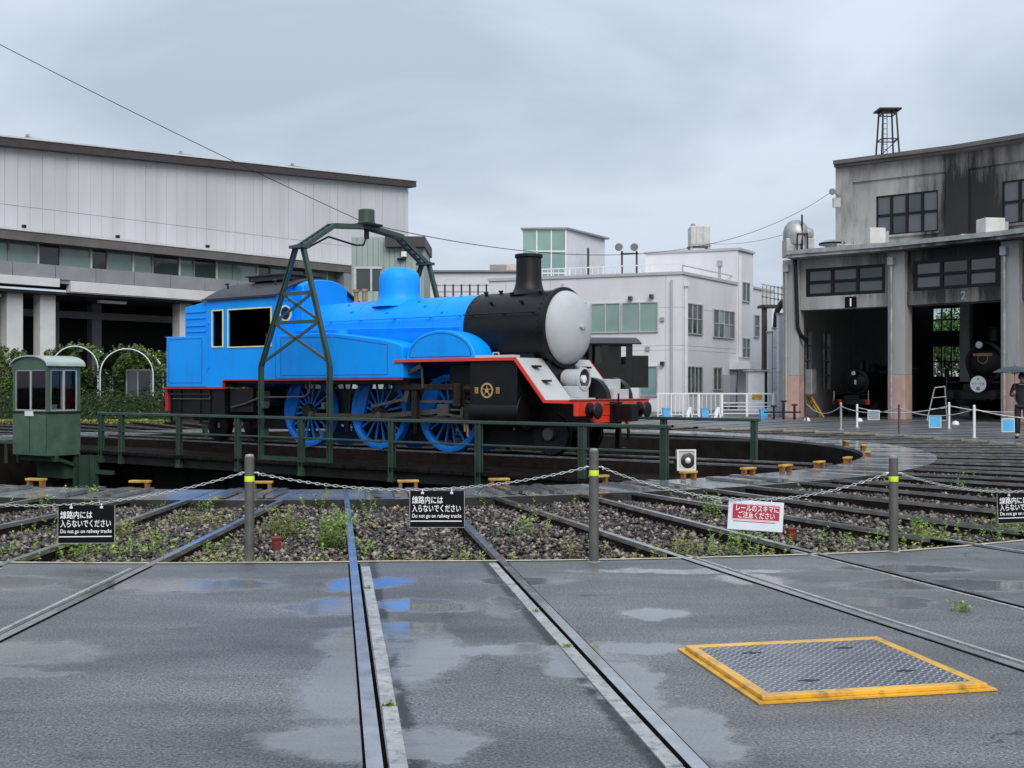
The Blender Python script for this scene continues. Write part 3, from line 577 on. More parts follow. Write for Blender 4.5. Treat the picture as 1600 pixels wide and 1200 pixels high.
MB().box(-8.62, -8.25, y0-.024, y0-.006, .62, .74).build('notice_plate', 'white_paint', CB)
m = MB(); m.box(-8.44, -8.43, y0-.006, y0-.001, zb, zs-.06); m.box(-7.70, -7.69, y0-.005, y0-.001, zb, zs-.06); m.build('door_seam', 'green_dark', CB)
m = MB(); m.box(-8.6, -8.1, -2.9, -2.5, zb, .62); m.box(-8.5, -8.2, -2.85, -2.55, .62, .9); m.build('control_desk', 'museum_grey', CB)
m = MB(); m.bar((x1-.1, y0+.1, zb-.06), (x1-.1, y1+.9, -1.0), .08, .08); m.box(x1-.14, x1-.06, y1-.12, y1-.02, -1.3, zb-.06); m.box(x0, x1, y0+.2, y0+.3, -.5, zb-.06); m.box(x0+.1, x1-.2, y1-.3, y1+.1, -.95, -.55); m.build('bracket', 'green_steel', CB)
m = MB()
for y in (y0-.02, y0+.3): m.box(-12.2, x0, y, y+.05, -.1, -.05); m.box(-11.9, -11.85, y, y+.05, -.6, -.1); m.box(x0-.35, x0-.3, y, y+.05, -.6, -.1)
m.build('step_rail', 'green_steel', CB)
m = MB(); m.box(-7.35, -7.2, -2.5, -2.2, -1.3, -.35); m.box(-7.1, -6.95, -2.35, -2.2, -1.3, -.35); m.box(-7.4, -6.3, -2.3, -2.2, -.8, -.7); m.build('jack_post', 'green_steel', T)
# ============================================================ blue locomotive on the turntable
LO = thing('steam_locomotive', 'bright blue tank steam locomotive with black smokebox and red buffer beam on the turntable', 'locomotive', (*CT, 0), BRZ)
BC, BR = 2.52, .745
m = MB(); m.lathe([(0, -1.6), (BR, -1.6), (BR, 3.4), (0, 3.4)], 56, (0, 0, BC), 'x'); BOI = m.build('boiler', 'blue', LO, smooth=40)
for x in (-.55, .28, 1.72, 2.55, 3.37):
    m = MB(); m.lathe([(BR, x-.02), (BR+.007, x-.018), (BR+.007, x+.018), (BR, x+.02)], 56, (0, 0, BC), 'x'); m.build('boiler_band', 'blue', BOI, smooth=40)
m = MB()
for (x, a) in ((-.2, 62), (.1, 40), (.75, 55), (1.9, 60), (2.2, 45), (2.9, 75), (2.75, 30), (1.2, 35)):
    a = R_(180-a); p = Vector((x, math.cos(a)*(BR+.005), BC+math.sin(a)*(BR+.005))); nrm = Vector((0, math.cos(a), math.sin(a)))
    m.tube(p-nrm*.01, p+nrm*.03, .028, 8)
m.build('washout_plug', 'blue', BOI, smooth=40)
m = MB(); m.path([(-1.5, -.80, 2.62), (.5, -.82, 2.60), (1.9, -.81, 2.58), (3.3, -.79, 2.56)], .018, 6); m.build('pipe', 'blue', BOI)
# firebox casing, broad and round-topped, in front of the cab
m = MB(); n = 28; sec = []
for i in range(n+1):
    y_ = -.72+1.44*i/n; sec.append((y_, 3.84-.17*(abs(y_)/.72)**2.6))
sec = [(-.74, 2.5)]+sec+[(.74, 2.5)]; m.prism(sec, -1.62, -1.30, 'yz'); m.build('firebox_casing', 'blue', LO, smooth=35, bevel=.03)
for s_ in (-1, 1):
    hr = MB(); hr.path([(-.5, s_*.80, 2.80), (3.35, s_*.80, 2.80)], .013, 8)
    for x_ in (-.4, .5, 1.5, 2.5, 3.3): hr.tube((x_, s_*.68, 2.80), (x_, s_*.81, 2.80), .016, 8)
    hr.build('handrail', 'blue', BOI, smooth=60)
    hr = MB(); hr.path([(3.45, s_*.81, 2.80), (5.2, s_*.81, 2.80)], .013, 8)
    for x_ in (3.6, 4.4, 5.1): hr.tube((x_, s_*.68, 2.80), (x_, s_*.82, 2.80), .016, 8)
    hr.build('handrail', 'loco_black', LO, smooth=60)
    m2 = MB(); m2.path([(-3.88, s_*1.36, 1.75), (-3.88, s_*1.36, 2.9)], .014, 8); m2.tube((-3.88, s_*1.30, 1.8), (-3.88, s_*1.37, 1.8), .015, 6); m2.tube((-3.88, s_*1.30, 2.85), (-3.88, s_*1.37, 2.85), .015, 6); m2.build('grab_rail', 'blue', LO, smooth=60)
    MB().box(-3.36, -3.34, *sorted((s_*1.3005, s_*1.306)), 1.54, 2.26).build('plate_seam', 'blue', LO)
# dome, safety valves, whistle
m = MB(); m.lathe([(.62, 3.10), (.56, 3.17), (.49, 3.26), (.462, 3.36), (.455, 3.5), (.455, 3.70), (.44, 3.79), (.40, 3.87), (.32, 3.935), (.2, 3.97), (0, 3.98)], 40, (1.0, 0, 0)); m.build('steam_dome', 'blue', LO, smooth=50)
for x, y in ((-.42, 0.1), (-.18, .12)):
    m = MB(); m.lathe([(.07, 3.2), (.07, 3.28), (.05, 3.3), (.05, 3.5), (.075, 3.52), (.075, 3.58), (0, 3.58)], 14, (x, y, 0)); m.build('safety_valve', 'brass_dull', LO, smooth=40)
m = MB(); m.lathe([(.03, 3.2), (.03, 3.38), (.07, 3.4), (.07, 3.48), (.03, 3.5), (.055, 3.53), (.055, 3.7), (0, 3.74)], 12, (.34, .25, 0)); m.build('whistle', 'brass_dull', LO, smooth=40)
# smokebox, chimney and plain round door
m = MB(); m.lathe([(0, 3.4), (BR+.012, 3.4), (BR+.012, 5.30), (BR+.06, 5.32), (BR+.06, 5.40), (BR-.02, 5.41), (0, 5.41)], 56, (0, 0, BC), 'x'); SB = m.build('smokebox', 'loco_black', LO, smooth=35)
m = MB()
for i in range(26):
    for x in (3.46, 5.22):
        a = R_(-30)+R_(240)*i/25; p = Vector((x, math.cos(a)*(BR+.012), BC+math.sin(a)*(BR+.012))); nv = Vector((0, math.cos(a), math.sin(a))); m.tube(p, p+nv*.012, .016, 6)
m.build('rivets', 'loco_black', SB)
m = MB()
for (x, a, s) in ((3.62, 70, .05), (4.35, 62, .05), (4.75, 40, .045), (4.0, 40, .04), (5.05, 62, .05), (3.95, 75, .05)):
    a = R_(180-a); p = Vector((x, math.cos(a)*(BR+.01), BC+math.sin(a)*(BR+.01))); nv = Vector((0, math.cos(a), math.sin(a))); m.tube(p, p+nv*.05, s*.7, 10); m.bar(p+nv*.05+Vector((-s, 0, 0)), p+nv*.05+Vector((s, 0, 0)), .03, .03)
m.build('fittings', 'loco_black', SB)
m = MB(); m.lathe([(.42, 3.20), (.34, 3.26), (.30, 3.33), (.275, 3.42), (.262, 3.5), (.255, 3.95), (.285, 3.97), (.285, 4.03), (.235, 4.035), (.225, 3.6)], 36, (4.5, 0, 0)); m.build('chimney', 'loco_black', LO, smooth=35)
m = MB(); m.lathe([(BR-.012, 5.40), (BR-.012, 5.435), (BR-.03, 5.50), (.64, 5.60), (.5, 5.69), (.3, 5.755), (0, 5.785)], 56, (0, 0, BC), 'x'); DR = m.build('smokebox_door', 'loco_grey', LO, smooth=55, label='plain pale grey domed round door on the smokebox front')
m = MB(); m.lathe([(.045, 5.75), (.045, 5.815), (.0, 5.825)], 16, (0, 0, BC), 'x'); m.bar((5.81, -.11, BC), (5.81, .11, BC), .02, .026); m.build('door_handle', 'loco_grey', DR, smooth=40)
# side tanks with lining
def lining(p, d, par, y, flip=1):
    """thin frame line round a rectangle list of (x, z)"""
    m = MB()
    for a, b in zip(p, p[1:]+p[:1]): m.bar((a[0], y, a[1]), (b[0], y, b[1]), .004, .014, (0, 0, 1))
    m.build('lining', 'lining', par)
TP = [(-1.58, 1.52), (2.24, 1.52), (2.24, 2.16), (2.12, 2.24), (1.7, 2.335), (.3, 2.50), (-.2, 2.52), (-1.58, 2.52)]
for s in (-1, 1):
    m = MB(); m.prism(TP, s*1.30, s*.70); t = m.build('side_tank', 'blue', LO, bevel=.025)
    lining([(-1.40, 1.60), (1.82, 1.60), (1.82, 2.22), (.3, 2.42), (-1.40, 2.44)], 0, t, s*1.302)
    for zr, xa_, xb_ in ((1.555, -1.5, 2.18),):
        m = MB(); n_ = 46
        for i_ in range(n_): x_ = xa_+(xb_-xa_)*i_/(n_-1); m.tube((x_, s*1.30, zr), (x_, s*1.307, zr), .009, 6)
        m.build('rivets', 'blue', t)
    for x_ in (.22,): MB().box(x_-.03, x_+.03, *sorted((s*1.3005, s*1.305)), 1.53, 2.44).build('plate_seam', 'blue', t)
    m = MB(); m.tube((.2, s*1.0, 2.46), (.2, s*1.0, 2.58), .16, 16); m.build('filler_cap', 'blue', t, smooth=40)
# cab
m = MB()
WN = ((-3.75, -3.39, 2.30, 3.13), (-3.18, -1.73, 2.28, 3.13))
for s in (-1, 1):
    ya, yb = sorted((s*1.30, s*1.26))
    m.box(-3.97, -3.35, ya, yb, 1.34, 1.52)
    m.box(-3.97, -1.58, ya, yb, 1.52, 2.28)
    m.box(-3.75, -3.39, ya, yb, 2.28, 2.30)
    for (a, b, z0, z1) in ((-3.97, -3.75, 2.28, 3.43), (-3.39, -3.18, 2.28, 3.43), (-1.73, -1.58, 2.28, 3.43), (-3.75, -3.39, 3.13, 3.43), (-3.18, -1.73, 3.13, 3.43)): m.box(a, b, ya, yb, z0, z1)
CABW = m.build('cab_side', 'blue', LO)
for s in (-1, 1):
    for (a, b, z0, z1) in WN:
        f = MB(); ya, yb = sorted((s*1.29, s*1.318)); k = .03
        f.box(a-k, b+k, ya, yb, z0-k, z0); f.box(a-k, b+k, ya, yb, z1, z1+k); f.box(a-k, a, ya, yb, z0, z1); f.box(b, b+k, ya, yb, z0, z1); f.build('window_frame', 'window_trim', CABW, bevel=.006)
def arch_pts(hw, z0, z1, n=20): return [(-hw+2*hw*i/n, z0+(z1-z0)*(1-abs(2*i/n-1)**1.7)) for i in range(n+1)]
# cab front and back plates with round spectacle windows
for x, nm in ((-1.62, 'cab_front'), (-3.95, 'cab_back')):
    m = MB(); top = arch_pts(1.30, 3.40, 3.84); cs = 24
    for s in (-1, 1):   # plate around a round opening, as rings of quads
        cy, cz, r = s*.98, 3.02, .15
        outer = []
        for i in range(cs):
            a = 2*math.pi*i/cs; dx, dz = math.cos(a), math.sin(a); k = min(.30/max(abs(dx), 1e-6), .30/max(abs(dz), 1e-6)); outer.append((cy+dx*k, cz+dz*k))
        vs = [(x, cy+r*math.cos(2*math.pi*i/cs), cz+r*math.sin(2*math.pi*i/cs)) for i in range(cs)]+[(x, *p) for p in outer]
        m.add(vs, [(i, (i+1)%cs, cs+(i+1)%cs, cs+i) for i in range(cs)])
        m.box(x-.001, x+.001, *sorted((s*1.28, s*1.26)), 1.5, 3.43)
    m.prism([(-.68, 1.5), (.68, 1.5), (.68, 3.32), (-.68, 3.32)], x-.02, x+.02, 'yz')
    for s in (-1, 1): m.prism([(s*.68, 1.5), (s*1.28, 1.5), (s*1.28, 2.72), (s*.68, 2.72)], x-.02, x+.02, 'yz')
    m.prism([(-1.28, 3.32), (1.28, 3.32)]+[p for p in top[::-1]], x-.02, x+.02, 'yz')
    pl = m.build(nm, 'blue', LO)
    for s in (-1, 1):
        m = MB(); m.lathe([(.15, -.03), (.185, -.03), (.185, .03), (.15, .03), (.15, -.03)], 24, (x, s*.98, 3.02), 'x'); m.build('spectacle_ring', 'window_trim', pl, smooth=40)
        m = MB(); m.lathe([(0, 0), (.15, 0)], 24, (x, s*.98, 3.02), 'x'); m.build('pane', 'pane_black', pl)
top = arch_pts(1.36, 3.42, 3.90, 24)
m = MB(); m.prism(top+[(p[0]*.985, p[1]-.035) for p in top[::-1]], -4.05, -1.50, 'yz'); RF = m.build('cab_roof', 'roof_black', LO, smooth=30)
m = MB(); m.prism([(-.55, 3.86), (.55, 3.86), (.55, 3.97), (-.55, 3.97)], -3.35, -2.0, 'yz'); m.box(-3.42, -1.93, -.6, .6, 3.97, 4.0); m.build('roof_vent', 'roof_black', RF)
m = MB()
for x in (-3.4, -1.75): m.tube((x, -1.12, 3.66), (x, -1.16, 3.78), .025, 8); m.tube((x-.06, -1.16, 3.77), (x+.06, -1.16, 3.77), .02, 8)
m.build('lifting_eye', 'roof_black', RF)
MB().box(-4.06, -1.49, -1.375, -1.345, 3.385, 3.43).build('gutter', 'roof_black', RF)
m = MB(); m.box(-3.9, -1.65, -1.2, 1.2, 1.5, 1.54); m.box(-2.3, -1.66, -.65, .65, 1.54, 3.0); m.box(-3.9, -1.65, 1.23, 1.255, 1.54, 3.4); m.box(-3.925, -3.9, -1.25, 1.25, 1.54, 3.4); m.box(-1.66, -1.645, -1.25, 1.25, 1.54, 2.85); m.box(-3.9, -1.65, -1.25, 1.25, 3.36, 3.4); m.build('cab_interior', 'loco_black', LO)  # includes black lining panels added to keep the cab dark, covering the far window
m = MB(); m.box(-2.5, -2.3, -.15, .15, 2.1, 2.4); m.tube((-2.35, -.4, 2.7), (-2.28, -.4, 2.7), .12, 16); m.tube((-2.35, .3, 2.75), (-2.28, .3, 2.75), .1, 16); m.bar((-2.4, -.7, 1.9), (-2.5, -.75, 2.6), .03, .03); m.build('backhead_gauges', 'steel', LO)
# bunker
m = MB(); m.prism([(-5.50, 1.34), (-3.98, 1.34), (-3.98, 2.57), (-5.50, 2.57)], -1.30, 1.30); BK = m.build('bunker', 'blue', LO, bevel=.02)
m = MB(); m.prism([(-4.83, 2.57), (-3.985, 2.57), (-3.985, 3.42), (-4.05, 3.38), (-4.83, 3.27)], -1.26, 1.26); m.build('bunker_top', 'blue', BK, bevel=.015)
for z in (2.66, 2.80, 2.98, 3.13):
    MB().box(-4.78, -4.05, -1.285, -1.255, z, z+.022).build('louvre', 'blue', BK)
lining([(-5.40, 1.44), (-4.15, 1.44), (-4.15, 2.50), (-5.40, 2.50)], 0, BK, -1.302)
MB().box(-5.53, -5.50, -1.32, 1.32, 2.55, 2.59).build('bead', 'lining', BK)
# red valances
m = MB()
for s in (-1, 1):
    ya, yb = sorted((s*1.27, s*1.335))
    m.box(-5.56, -3.33, ya, yb, 1.295, 1.34); m.box(-3.33, 2.24, ya, yb, 1.485, 1.519); m.box(-3.37, -3.33, ya, yb, 1.34, 1.485)
m.build('valance', 'red_edge', LO)
m = MB(); m.box(-5.62, -5.52, -1.25, 1.25, .75, 1.30); m.build('rear_beam', 'red_edge', LO, bevel=.01)
for s in (-1, 1):
    m = MB(); m.lathe([(.09, 0), (.09, -.28), (.2, -.30), (.2, -.34), (0, -.36)], 20, (-5.62, s*.85, .95), 'x'); m.build('rear_buffer', 'loco_black', LO, smooth=40)
# frames, tanks and pipes under the cab
m = MB()
for s in (-1, 1): m.box(-5.5, 5.0, s*.48-.015, s*.48+.015, .50, 1.30); m.box(5.0, 6.3, s*.48-.015, s*.48+.015, .50, 1.04)
m.box(-5.45, -3.42, -1.22, 1.22, .62, 1.29); m.box(-3.4, 2.2, -1.1, 1.1, 1.40, 1.48); m.box(-5.3, 5.0, -.46, .46, .9, 1.2); m.box(5.0, 6.2, -.46, .46, .85, 1.04)
m.box(3.0, 5.2, -.7, .7, 1.1, 1.80); m.box(-3.3, -2.5, -1.15, -.7, .75, 1.30); m.box(-2.45, -1.98, -1.1, -.75, .9, 1.25)
m.prism([(3.9, 1.7), (5.1, 1.7), (4.95, 2.1), (4.05, 2.1)], -.55, .55); FR = m.build('frame', 'loco_black', LO, bevel=.008)
m = MB(); m.path([(-5.35, -1.25, 1.16), (-3.9, -1.25, 1.16)], .018); m.build('pipe', 'steel', LO, smooth=60); m = MB(); m.path([(-5.3, -1.26, 1.05), (-3.9, -1.26, 1.05), (-3.9, -1.26, 1.12)], .015); m.build('pipe', 'steel', LO, smooth=60); m = MB()
m.path([(-3.2, -1.2, .86), (-2.7, -1.2, .95), (-2.2, -1.2, 1.10), (-.75, -1.2, 1.12), (-.6, -1.2, 1.2), (-.55, -1.2, 1.45)], .022); m.build('pipe', 'steel', LO, smooth=60)
for x in (-5.2, -4.1): m = MB(); m.box(x-.2, x+.2, -1.25, -1.2, .45, .5); m.box(x-.2, x-.17, -1.25, -1.2, .45, 1.3); m.box(x+.17, x+.2, -1.25, -1.2, .45, 1.3); m.build('cab_step', 'loco_black', LO)
for s in (-1, 1):   # trailing wheels under the bunker, in shadow
    for x in (-4.4,):
        m = MB(); m.lathe([(.1, -.06), (.36, -.06), (.38, -.05), (.38, .05), (.41, .06), (.41, .09), (.3, .09), (.28, .02), (.1, .02)], 28, (x, s*.56, .41), 'y'); m.build('trailing_wheel', 'loco_black', LO, smooth=35)
# driving wheels
DX, WR = (-1.18, .98, 2.95), .80
def wheel_meshes():
    r = MB(); r.lathe([(WR, -.07), (WR+.028, .055), (WR+.028, .075), (WR-.06, .075), (WR-.085, .05), (WR-.125, .045), (WR-.125, -.045), (WR-.085, -.05), (WR-.06, -.07), (WR, -.07)], 56, (0, 0, 0), 'y'); a = r.mesh('driving_wheel', 'blue_wheel', 35)
    s = MB()
    for i in range(16):
        t = 2*math.pi*i/16+.1; c, d = math.cos(t), math.sin(t)
        s.bar((c*.13, 0, d*.13), (c*(WR-.11), 0, d*(WR-.11)), .040, .034, (0, 1, 0))
    b = s.mesh('spokes', 'blue_wheel')
    h = MB(); h.lathe([(0, -.12), (.15, -.12), (.16, -.10), (.16, .08), (0, .08)], 24, (0, 0, 0), 'y'); h.prism([(-.12, -.08), (.12, -.08), (.12, .30), (-.12, .30)], -.10, .05); c = h.mesh('hub', 'greasy', 35)
    w_ = MB(); n = 14; pts = [((WR-.12)*math.cos(R_(128)+R_(104)*i/n), (WR-.12)*math.sin(R_(128)+R_(104)*i/n)) for i in range(n+1)]; w_.prism(pts, -.05, .04); d = w_.mesh('balance_weight', 'blue_wheel')
    return a, b, c, d
wa, wb, wc, wd = wheel_meshes()
CRK = R_(-18)                                   # crank angle; throws are a quarter turn apart on the two sides
for s in (-1, 1):
    for i, x in enumerate(DX):
        an = CRK if s < 0 else CRK+R_(90)
        o = inst(wa, 'driving_wheel', LO, (x, s*.60, WR)); o.rotation_euler = (0, -an, 0)
        if s > 0: o.scale = (1, -1, 1)
        inst(wb, 'spokes', o); h = inst(wc, 'hub', o); h.rotation_euler = (0, math.pi/2, 0); inst(wd, 'balance_weight', o)
for x in DX: MB().tube((x, -.55, WR), (x, .55, WR), .085, 12).build('axle', 'greasy', LO, smooth=40)
# rods and motion on both sides
for s in (-1, 1):
    an = CRK if s < 0 else CRK+R_(90); px, pz = .28*math.cos(an), .28*math.sin(an); y = s*.80
    m = MB()
    for a, b in zip(DX, DX[1:]): m.bar((a+px, y, WR+pz), (b+px, y, WR+pz), .035, .085)
    for x in DX: m.tube((x+px, y-.05, WR+pz), (x+px, y+.05, WR+pz), .085, 16); m.tube((x+px, s*.66, WR+pz), (x+px, y+s*.07, WR+pz), .05, 12)
    m.build('coupling_rod', 'steel', LO, smooth=35)
    yc = s*.92; m = MB(); m.bar((DX[1]+px, yc, WR+pz), (3.05, yc, .86), .045, .10); m.tube((DX[1]+px, yc-.05, WR+pz), (DX[1]+px, yc+.05, WR+pz), .10, 16); m.build('connecting_rod', 'steel', LO, smooth=35)
    m = MB(); m.box(2.9, 3.2, yc-.07, yc+.07, .74, .99); m.tube((3.1, yc, .87), (4.1, yc, .87), .035, 10); m.build('crosshead', 'steel', LO, bevel=.01)
    m = MB(); m.box(2.35, 4.0, yc-.05, yc+.05, 1.02, 1.07); m.box(2.35, 4.0, yc-.05, yc+.05, .66, .71); m.build('slide_bar', 'steel', LO)
    m = MB(); m.box(2.28, 2.42, s*1.02-.06, s*1.02+.06, .6, 1.42); m.box(1.9, 3.6, s*1.08-.03, s*1.08+.03, 1.28, 1.40); m.box(3.45, 3.62, s*1.05-.1, s*1.05+.1, .95, 1.42)
    m.build('motion_bracket', 'greasy', LO, bevel=.01)
    m = MB(); m.prism([(2.02, 1.05), (2.12, 1.02), (2.20, 1.3), (2.16, 1.66), (2.05, 1.70), (2.10, 1.4)], s*1.0-.04, s*1.0+.04); m.bar((2.12, s*1.02, 1.36), (3.7, s*1.02, 1.30), .03, .06); m.bar((2.6, s*1.12, 1.78), (2.15, s*1.12, 1.60), .04, .09); m.bar((2.6, s*1.1, 1.78), (2.62, s*1.1, 1.32), .03, .05)
    m.bar((3.62, s*1.0, 1.38), (3.56, s*1.0, .72), .04, .07); m.bar((3.56, s*1.02, .74), (3.12, s*1.02, .80), .03, .05); m.bar((DX[1]+px*.4, s*1.0, WR+.12), (2.1, s*1.0, 1.1), .03, .06); m.build('valve_gear', 'steel', LO)
    m = MB(); m.box(3.72, 3.95, s*1.0-.14, s*1.0+.14, .62, 1.0); m.tube((3.7, s*1.0, 1.3), (4.0, s*1.0, 1.3), .12, 14); m.build('gland', 'greasy', LO, bevel=.015)
    m = MB()
    for x, z in ((3.68, .55), (3.75, .45), (4.1, .60), (4.9, .62)): m.tube((x, s*1.05, z-.1), (x, s*1.05, z+.15), .025, 8)
    m.build('drain_cock', 'brass_dull', LO, smooth=40)
    # cylinder block
    m = MB(); m.box(3.97, 5.11, min(s*1.26, s*.5), max(s*1.26, s*.5), 1.0, 1.84); m.lathe([(0, 3.95), (.36, 3.95), (.36, 5.13), (0, 5.13)], 32, (0, s*.92, .87), 'x'); m.box(4.0, 5.08, min(s*1.255, s*.6), max(s*1.255, s*.6), .78, 1.02); cyl = m.build('cylinder_block', 'loco_black', LO, smooth=35, bevel=.012)
    m = MB()
    for z in (1.06, 1.78):
        for i in range(11): m.tube((4.03+i*.1, s*1.258, z), (4.03+i*.1, s*1.27, z), .013, 6)
    m.build('rivets', 'loco_black', cyl)
    m = MB(); m.lathe([(.115, 0), (.115, s*.014), (.150, s*.014), (.150, 0)], 28, (4.40, s*1.262, 1.275), 'y'); m.lathe([(0, s*.014), (.045, s*.014), (.045, 0)], 16, (4.40, s*1.262, 1.275), 'y')
    for i in range(5):
        a = R_(90+72*i); m.bar((4.40+.04*math.cos(a), s*1.268, 1.275+.04*math.sin(a)), (4.40+.125*math.cos(a), s*1.268, 1.275+.125*math.sin(a)), .010, .034, (0, 1, 0))
    m.build('emblem', 'brass', cyl, smooth=35)
    for dx in (-.26, .26):
        m = MB(); m.box(4.40+dx-.042, 4.40+dx+.042, *sorted((s*1.262, s*1.274)), 1.215, 1.335); m.build('emblem_plate', 'brass', cyl, bevel=.004)
        m = MB()
        for zz_ in (1.245, 1.275, 1.305): m.box(4.40+dx-.028, 4.40+dx+.028, *sorted((s*1.2745, s*1.277)), zz_-.006, zz_+.006)
        m.build('emblem_mark', 'loco_black', cyl)
# running boards, front slope and deck
m = MB(); m.box(2.03, 5.12, -1.30, -.6, 1.865, 1.905); m.box(2.03, 5.12, .6, 1.30, 1.865, 1.905); RB = m.build('running_board', 'loco_grey', LO)
for s in (-1, 1):
    m = MB(); ya, yb = sorted((s*1.302, s*1.335)); m.box(2.03, 5.11, ya, yb, 1.85, 1.91); m.prism([(5.09, 1.91), (5.09, 1.85), (5.77, 1.045), (6.44, 1.035), (6.44, 1.10), (5.80, 1.10), (5.12, 1.91)], ya, yb); m.build('edging', 'red', RB)
    m = MB(); pr = [(5.12, 1.905), (5.81, 1.10), (5.81, 1.06), (5.78, 1.06), (5.09, 1.865)]; m.prism(pr, *sorted((s*1.30, s*.42))); m.build('front_slope', 'loco_grey', LO)
    m = MB()
    for (x, z) in ((5.28, 1.74), (5.52, 1.46)): m.box(x-.02, x+.10, *sorted((s*.82, s*1.0)), z-.02, z+.02)
    m.build('footstep', 'loco_black', LO)
MB().box(3.9, 5.0, -1.24, -1.0, 1.905, 1.96).build('tool_box_lid', 'loco_grey', RB, bevel=.01); m = MB(); m.path([(4.42, -1.1, 1.96), (4.42, -1.1, 2.01), (4.56, -1.1, 2.01), (4.56, -1.1, 1.96)], .012); m.build('lid_handle', 'loco_grey', RB)
MB().box(5.78, 6.44, -1.30, 1.30, 1.055, 1.095).build('front_deck', 'loco_grey', LO)
m = MB(); m.prism([(5.0, 1.85), (5.30, 1.85), (5.50, 1.35), (5.60, 1.10), (5.0, 1.10)], -.42, .42); m.build('saddle', 'loco_black', LO)
m = MB(); m.prism([(5.30, 1.80), (5.48, 1.72), (5.83, 1.30), (5.83, 1.10), (5.30, 1.10)], .42, .50); m.build('saddle_cheek', 'loco_grey', LO)
# headlamp on its pedestal
m = MB(); m.lathe([(0, 5.46), (.17, 5.46), (.19, 5.50), (.19, 5.84), (.225, 5.86), (.225, 5.92), (.195, 5.925), (.19, 5.90), (.10, 5.84), (.0, 5.83)], 36, (0, -.12, 1.50), 'x'); HL = m.build('headlamp', 'loco_grey', LO, smooth=40)
m = MB(); m.lathe([(.19, 5.905), (.13, 5.86), (0, 5.835)], 28, (0, -.12, 1.50), 'x'); m.build('reflector', 'lamp_dark', HL, smooth=60)
m = MB(); m.lathe([(.075, 5.86), (.075, 5.915), (0, 5.925)], 20, (0, -.12, 1.50), 'x'); m.build('bulb_lens', 'lamp_glass', HL, smooth=50)
m = MB(); m.box(5.55, 5.90, -.36, .06, 1.13, 1.36); m.box(5.50, 6.02, -.42, .12, 1.096, 1.13); m.build('lamp_pedestal', 'loco_grey', LO, bevel=.012)
# curved black guards and grey step boxes to the right of the lamp
def quarter(x0, h, n=12): return [(x0, 1.095)]+[(x0+h*math.sin(math.pi/2*i/n)*1.0, 1.095+h*math.cos(math.pi/2*i/n)) for i in range(n+1)]
for ya, yb in ((.18, .34), (1.02, 1.2)):
    m = MB(); m.prism(quarter(5.80, .44), ya, yb); m.build('guard', 'loco_black', LO, smooth=35)
MB().box(5.80, 6.08, .38, .98, 1.30, 1.50).build('step_box', 'loco_grey', LO, bevel=.01); MB().box(5.86, 6.26, .42, 1.0, 1.095, 1.298).build('step_box', 'loco_grey', LO, bevel=.01)
# buffer beam
m = MB(); m.box(6.44, 6.53, -1.34, 1.34, .80, 1.09); m.prism([(-.95, .80), (.95, .80), (.75, .66), (-.75, .66)], 6.45, 6.52, 'yz'); BB = m.build('buffer_beam', 'red', LO, bevel=.012)
MB().box(6.36, 6.56, -1.36, 1.36, 1.092, 1.112).build('beam_cap', 'red_edge', BB)
for s in (-1, 1):
    m = MB(); m.lathe([(.15, 6.53), (.15, 6.56), (.09, 6.57), (.075, 6.68), (.09, 6.69), (.15, 6.70), (.158, 6.72), (.14, 6.74), (0, 6.755)], 28, (0, s*.93, .90), 'x'); m.build('buffer', 'loco_black', BB, smooth=40)
m = MB(); m.box(6.53, 6.8, -.13, .13, .72, 1.0); m.prism([(6.78, -.16), (7.0, -.17), (7.06, -.05), (6.95, .02), (6.98, .12), (6.85, .17), (6.78, .14)], .70, 1.02, 'xy'); m.box(6.53, 6.58, -.2, .2, .66, 1.06); m.tube((6.62, -.02, 1.0), (6.62, -.02, 1.22), .02, 8); m.bar((6.6, -.5, 1.0), (6.66, .0, 1.05), .025, .025); m.build('coupler', 'loco_black', BB, bevel=.012)
m = MB(); m.path([(6.55, .35, .8), (6.62, .36, .5), (6.6, .4, .35), (6.55, .45, .42)], .03, 8); m.build('brake_hose', 'rubber', BB, smooth=60)
for s in (-1, 1):
    m = MB(); m.box(6.2, 6.3, s*.60-.04, s*.60+.04, .12, .80); m.box(6.2, 6.42, s*.60-.05, s*.60+.05, .08, .14); m.build('guard_iron', 'loco_black', LO)
    m = MB(); m.lathe([(.06, -.06), (.12, -.07), (.30, -.05), (.36, -.06), (.405, -.06), (.405, .05), (.43, .06), (.43, .08), (.3, .08), (.28, .02), (.06, .02)], 32, (5.45, s*.57, .43), 'y'); pw = m.build('leading_wheel', 'loco_black', LO, smooth=35)
    m = MB(); m.tube((5.45, s*.6, .43), (5.45, s*.72, .43), .14, 20, .12); m.build('axle_box', 'steel', pw, smooth=40)
m = MB(); m.tube((5.45, -.5, .43), (5.45, .5, .43), .07, 12); m.box(4.9, 6.0, -.4, -.34, .35, .6); m.box(4.9, 6.0, .34, .4, .35, .6); m.box(5.2, 5.7, -.4, .4, .55, .9); m.build('pony_truck', 'loco_black', LO)
# splashers
for s in (-1, 1):
    n = 20; pr = [(2.30+.895-.895*math.cos(math.pi*i/n), 1.905+.58*math.sin(math.pi*i/n)) for i in range(n+1)]
    m = MB(); m.prism(pr, *sorted((s*1.26, s*.66))); sp = m.build('splasher', 'blue', LO, smooth=35, bevel=.02)
    k = MB(); p2 = [(3.195-.80*math.cos(math.pi*i/n), 1.95+.47*math.sin(math.pi*i/n)) for i in range(n+1)]
    for a, b in zip(p2, p2[1:]+p2[:1]): k.bar((a[0], s*1.262, a[1]), (b[0], s*1.262, b[1]), .004, .016)
    k.build('lining', 'lining', sp)
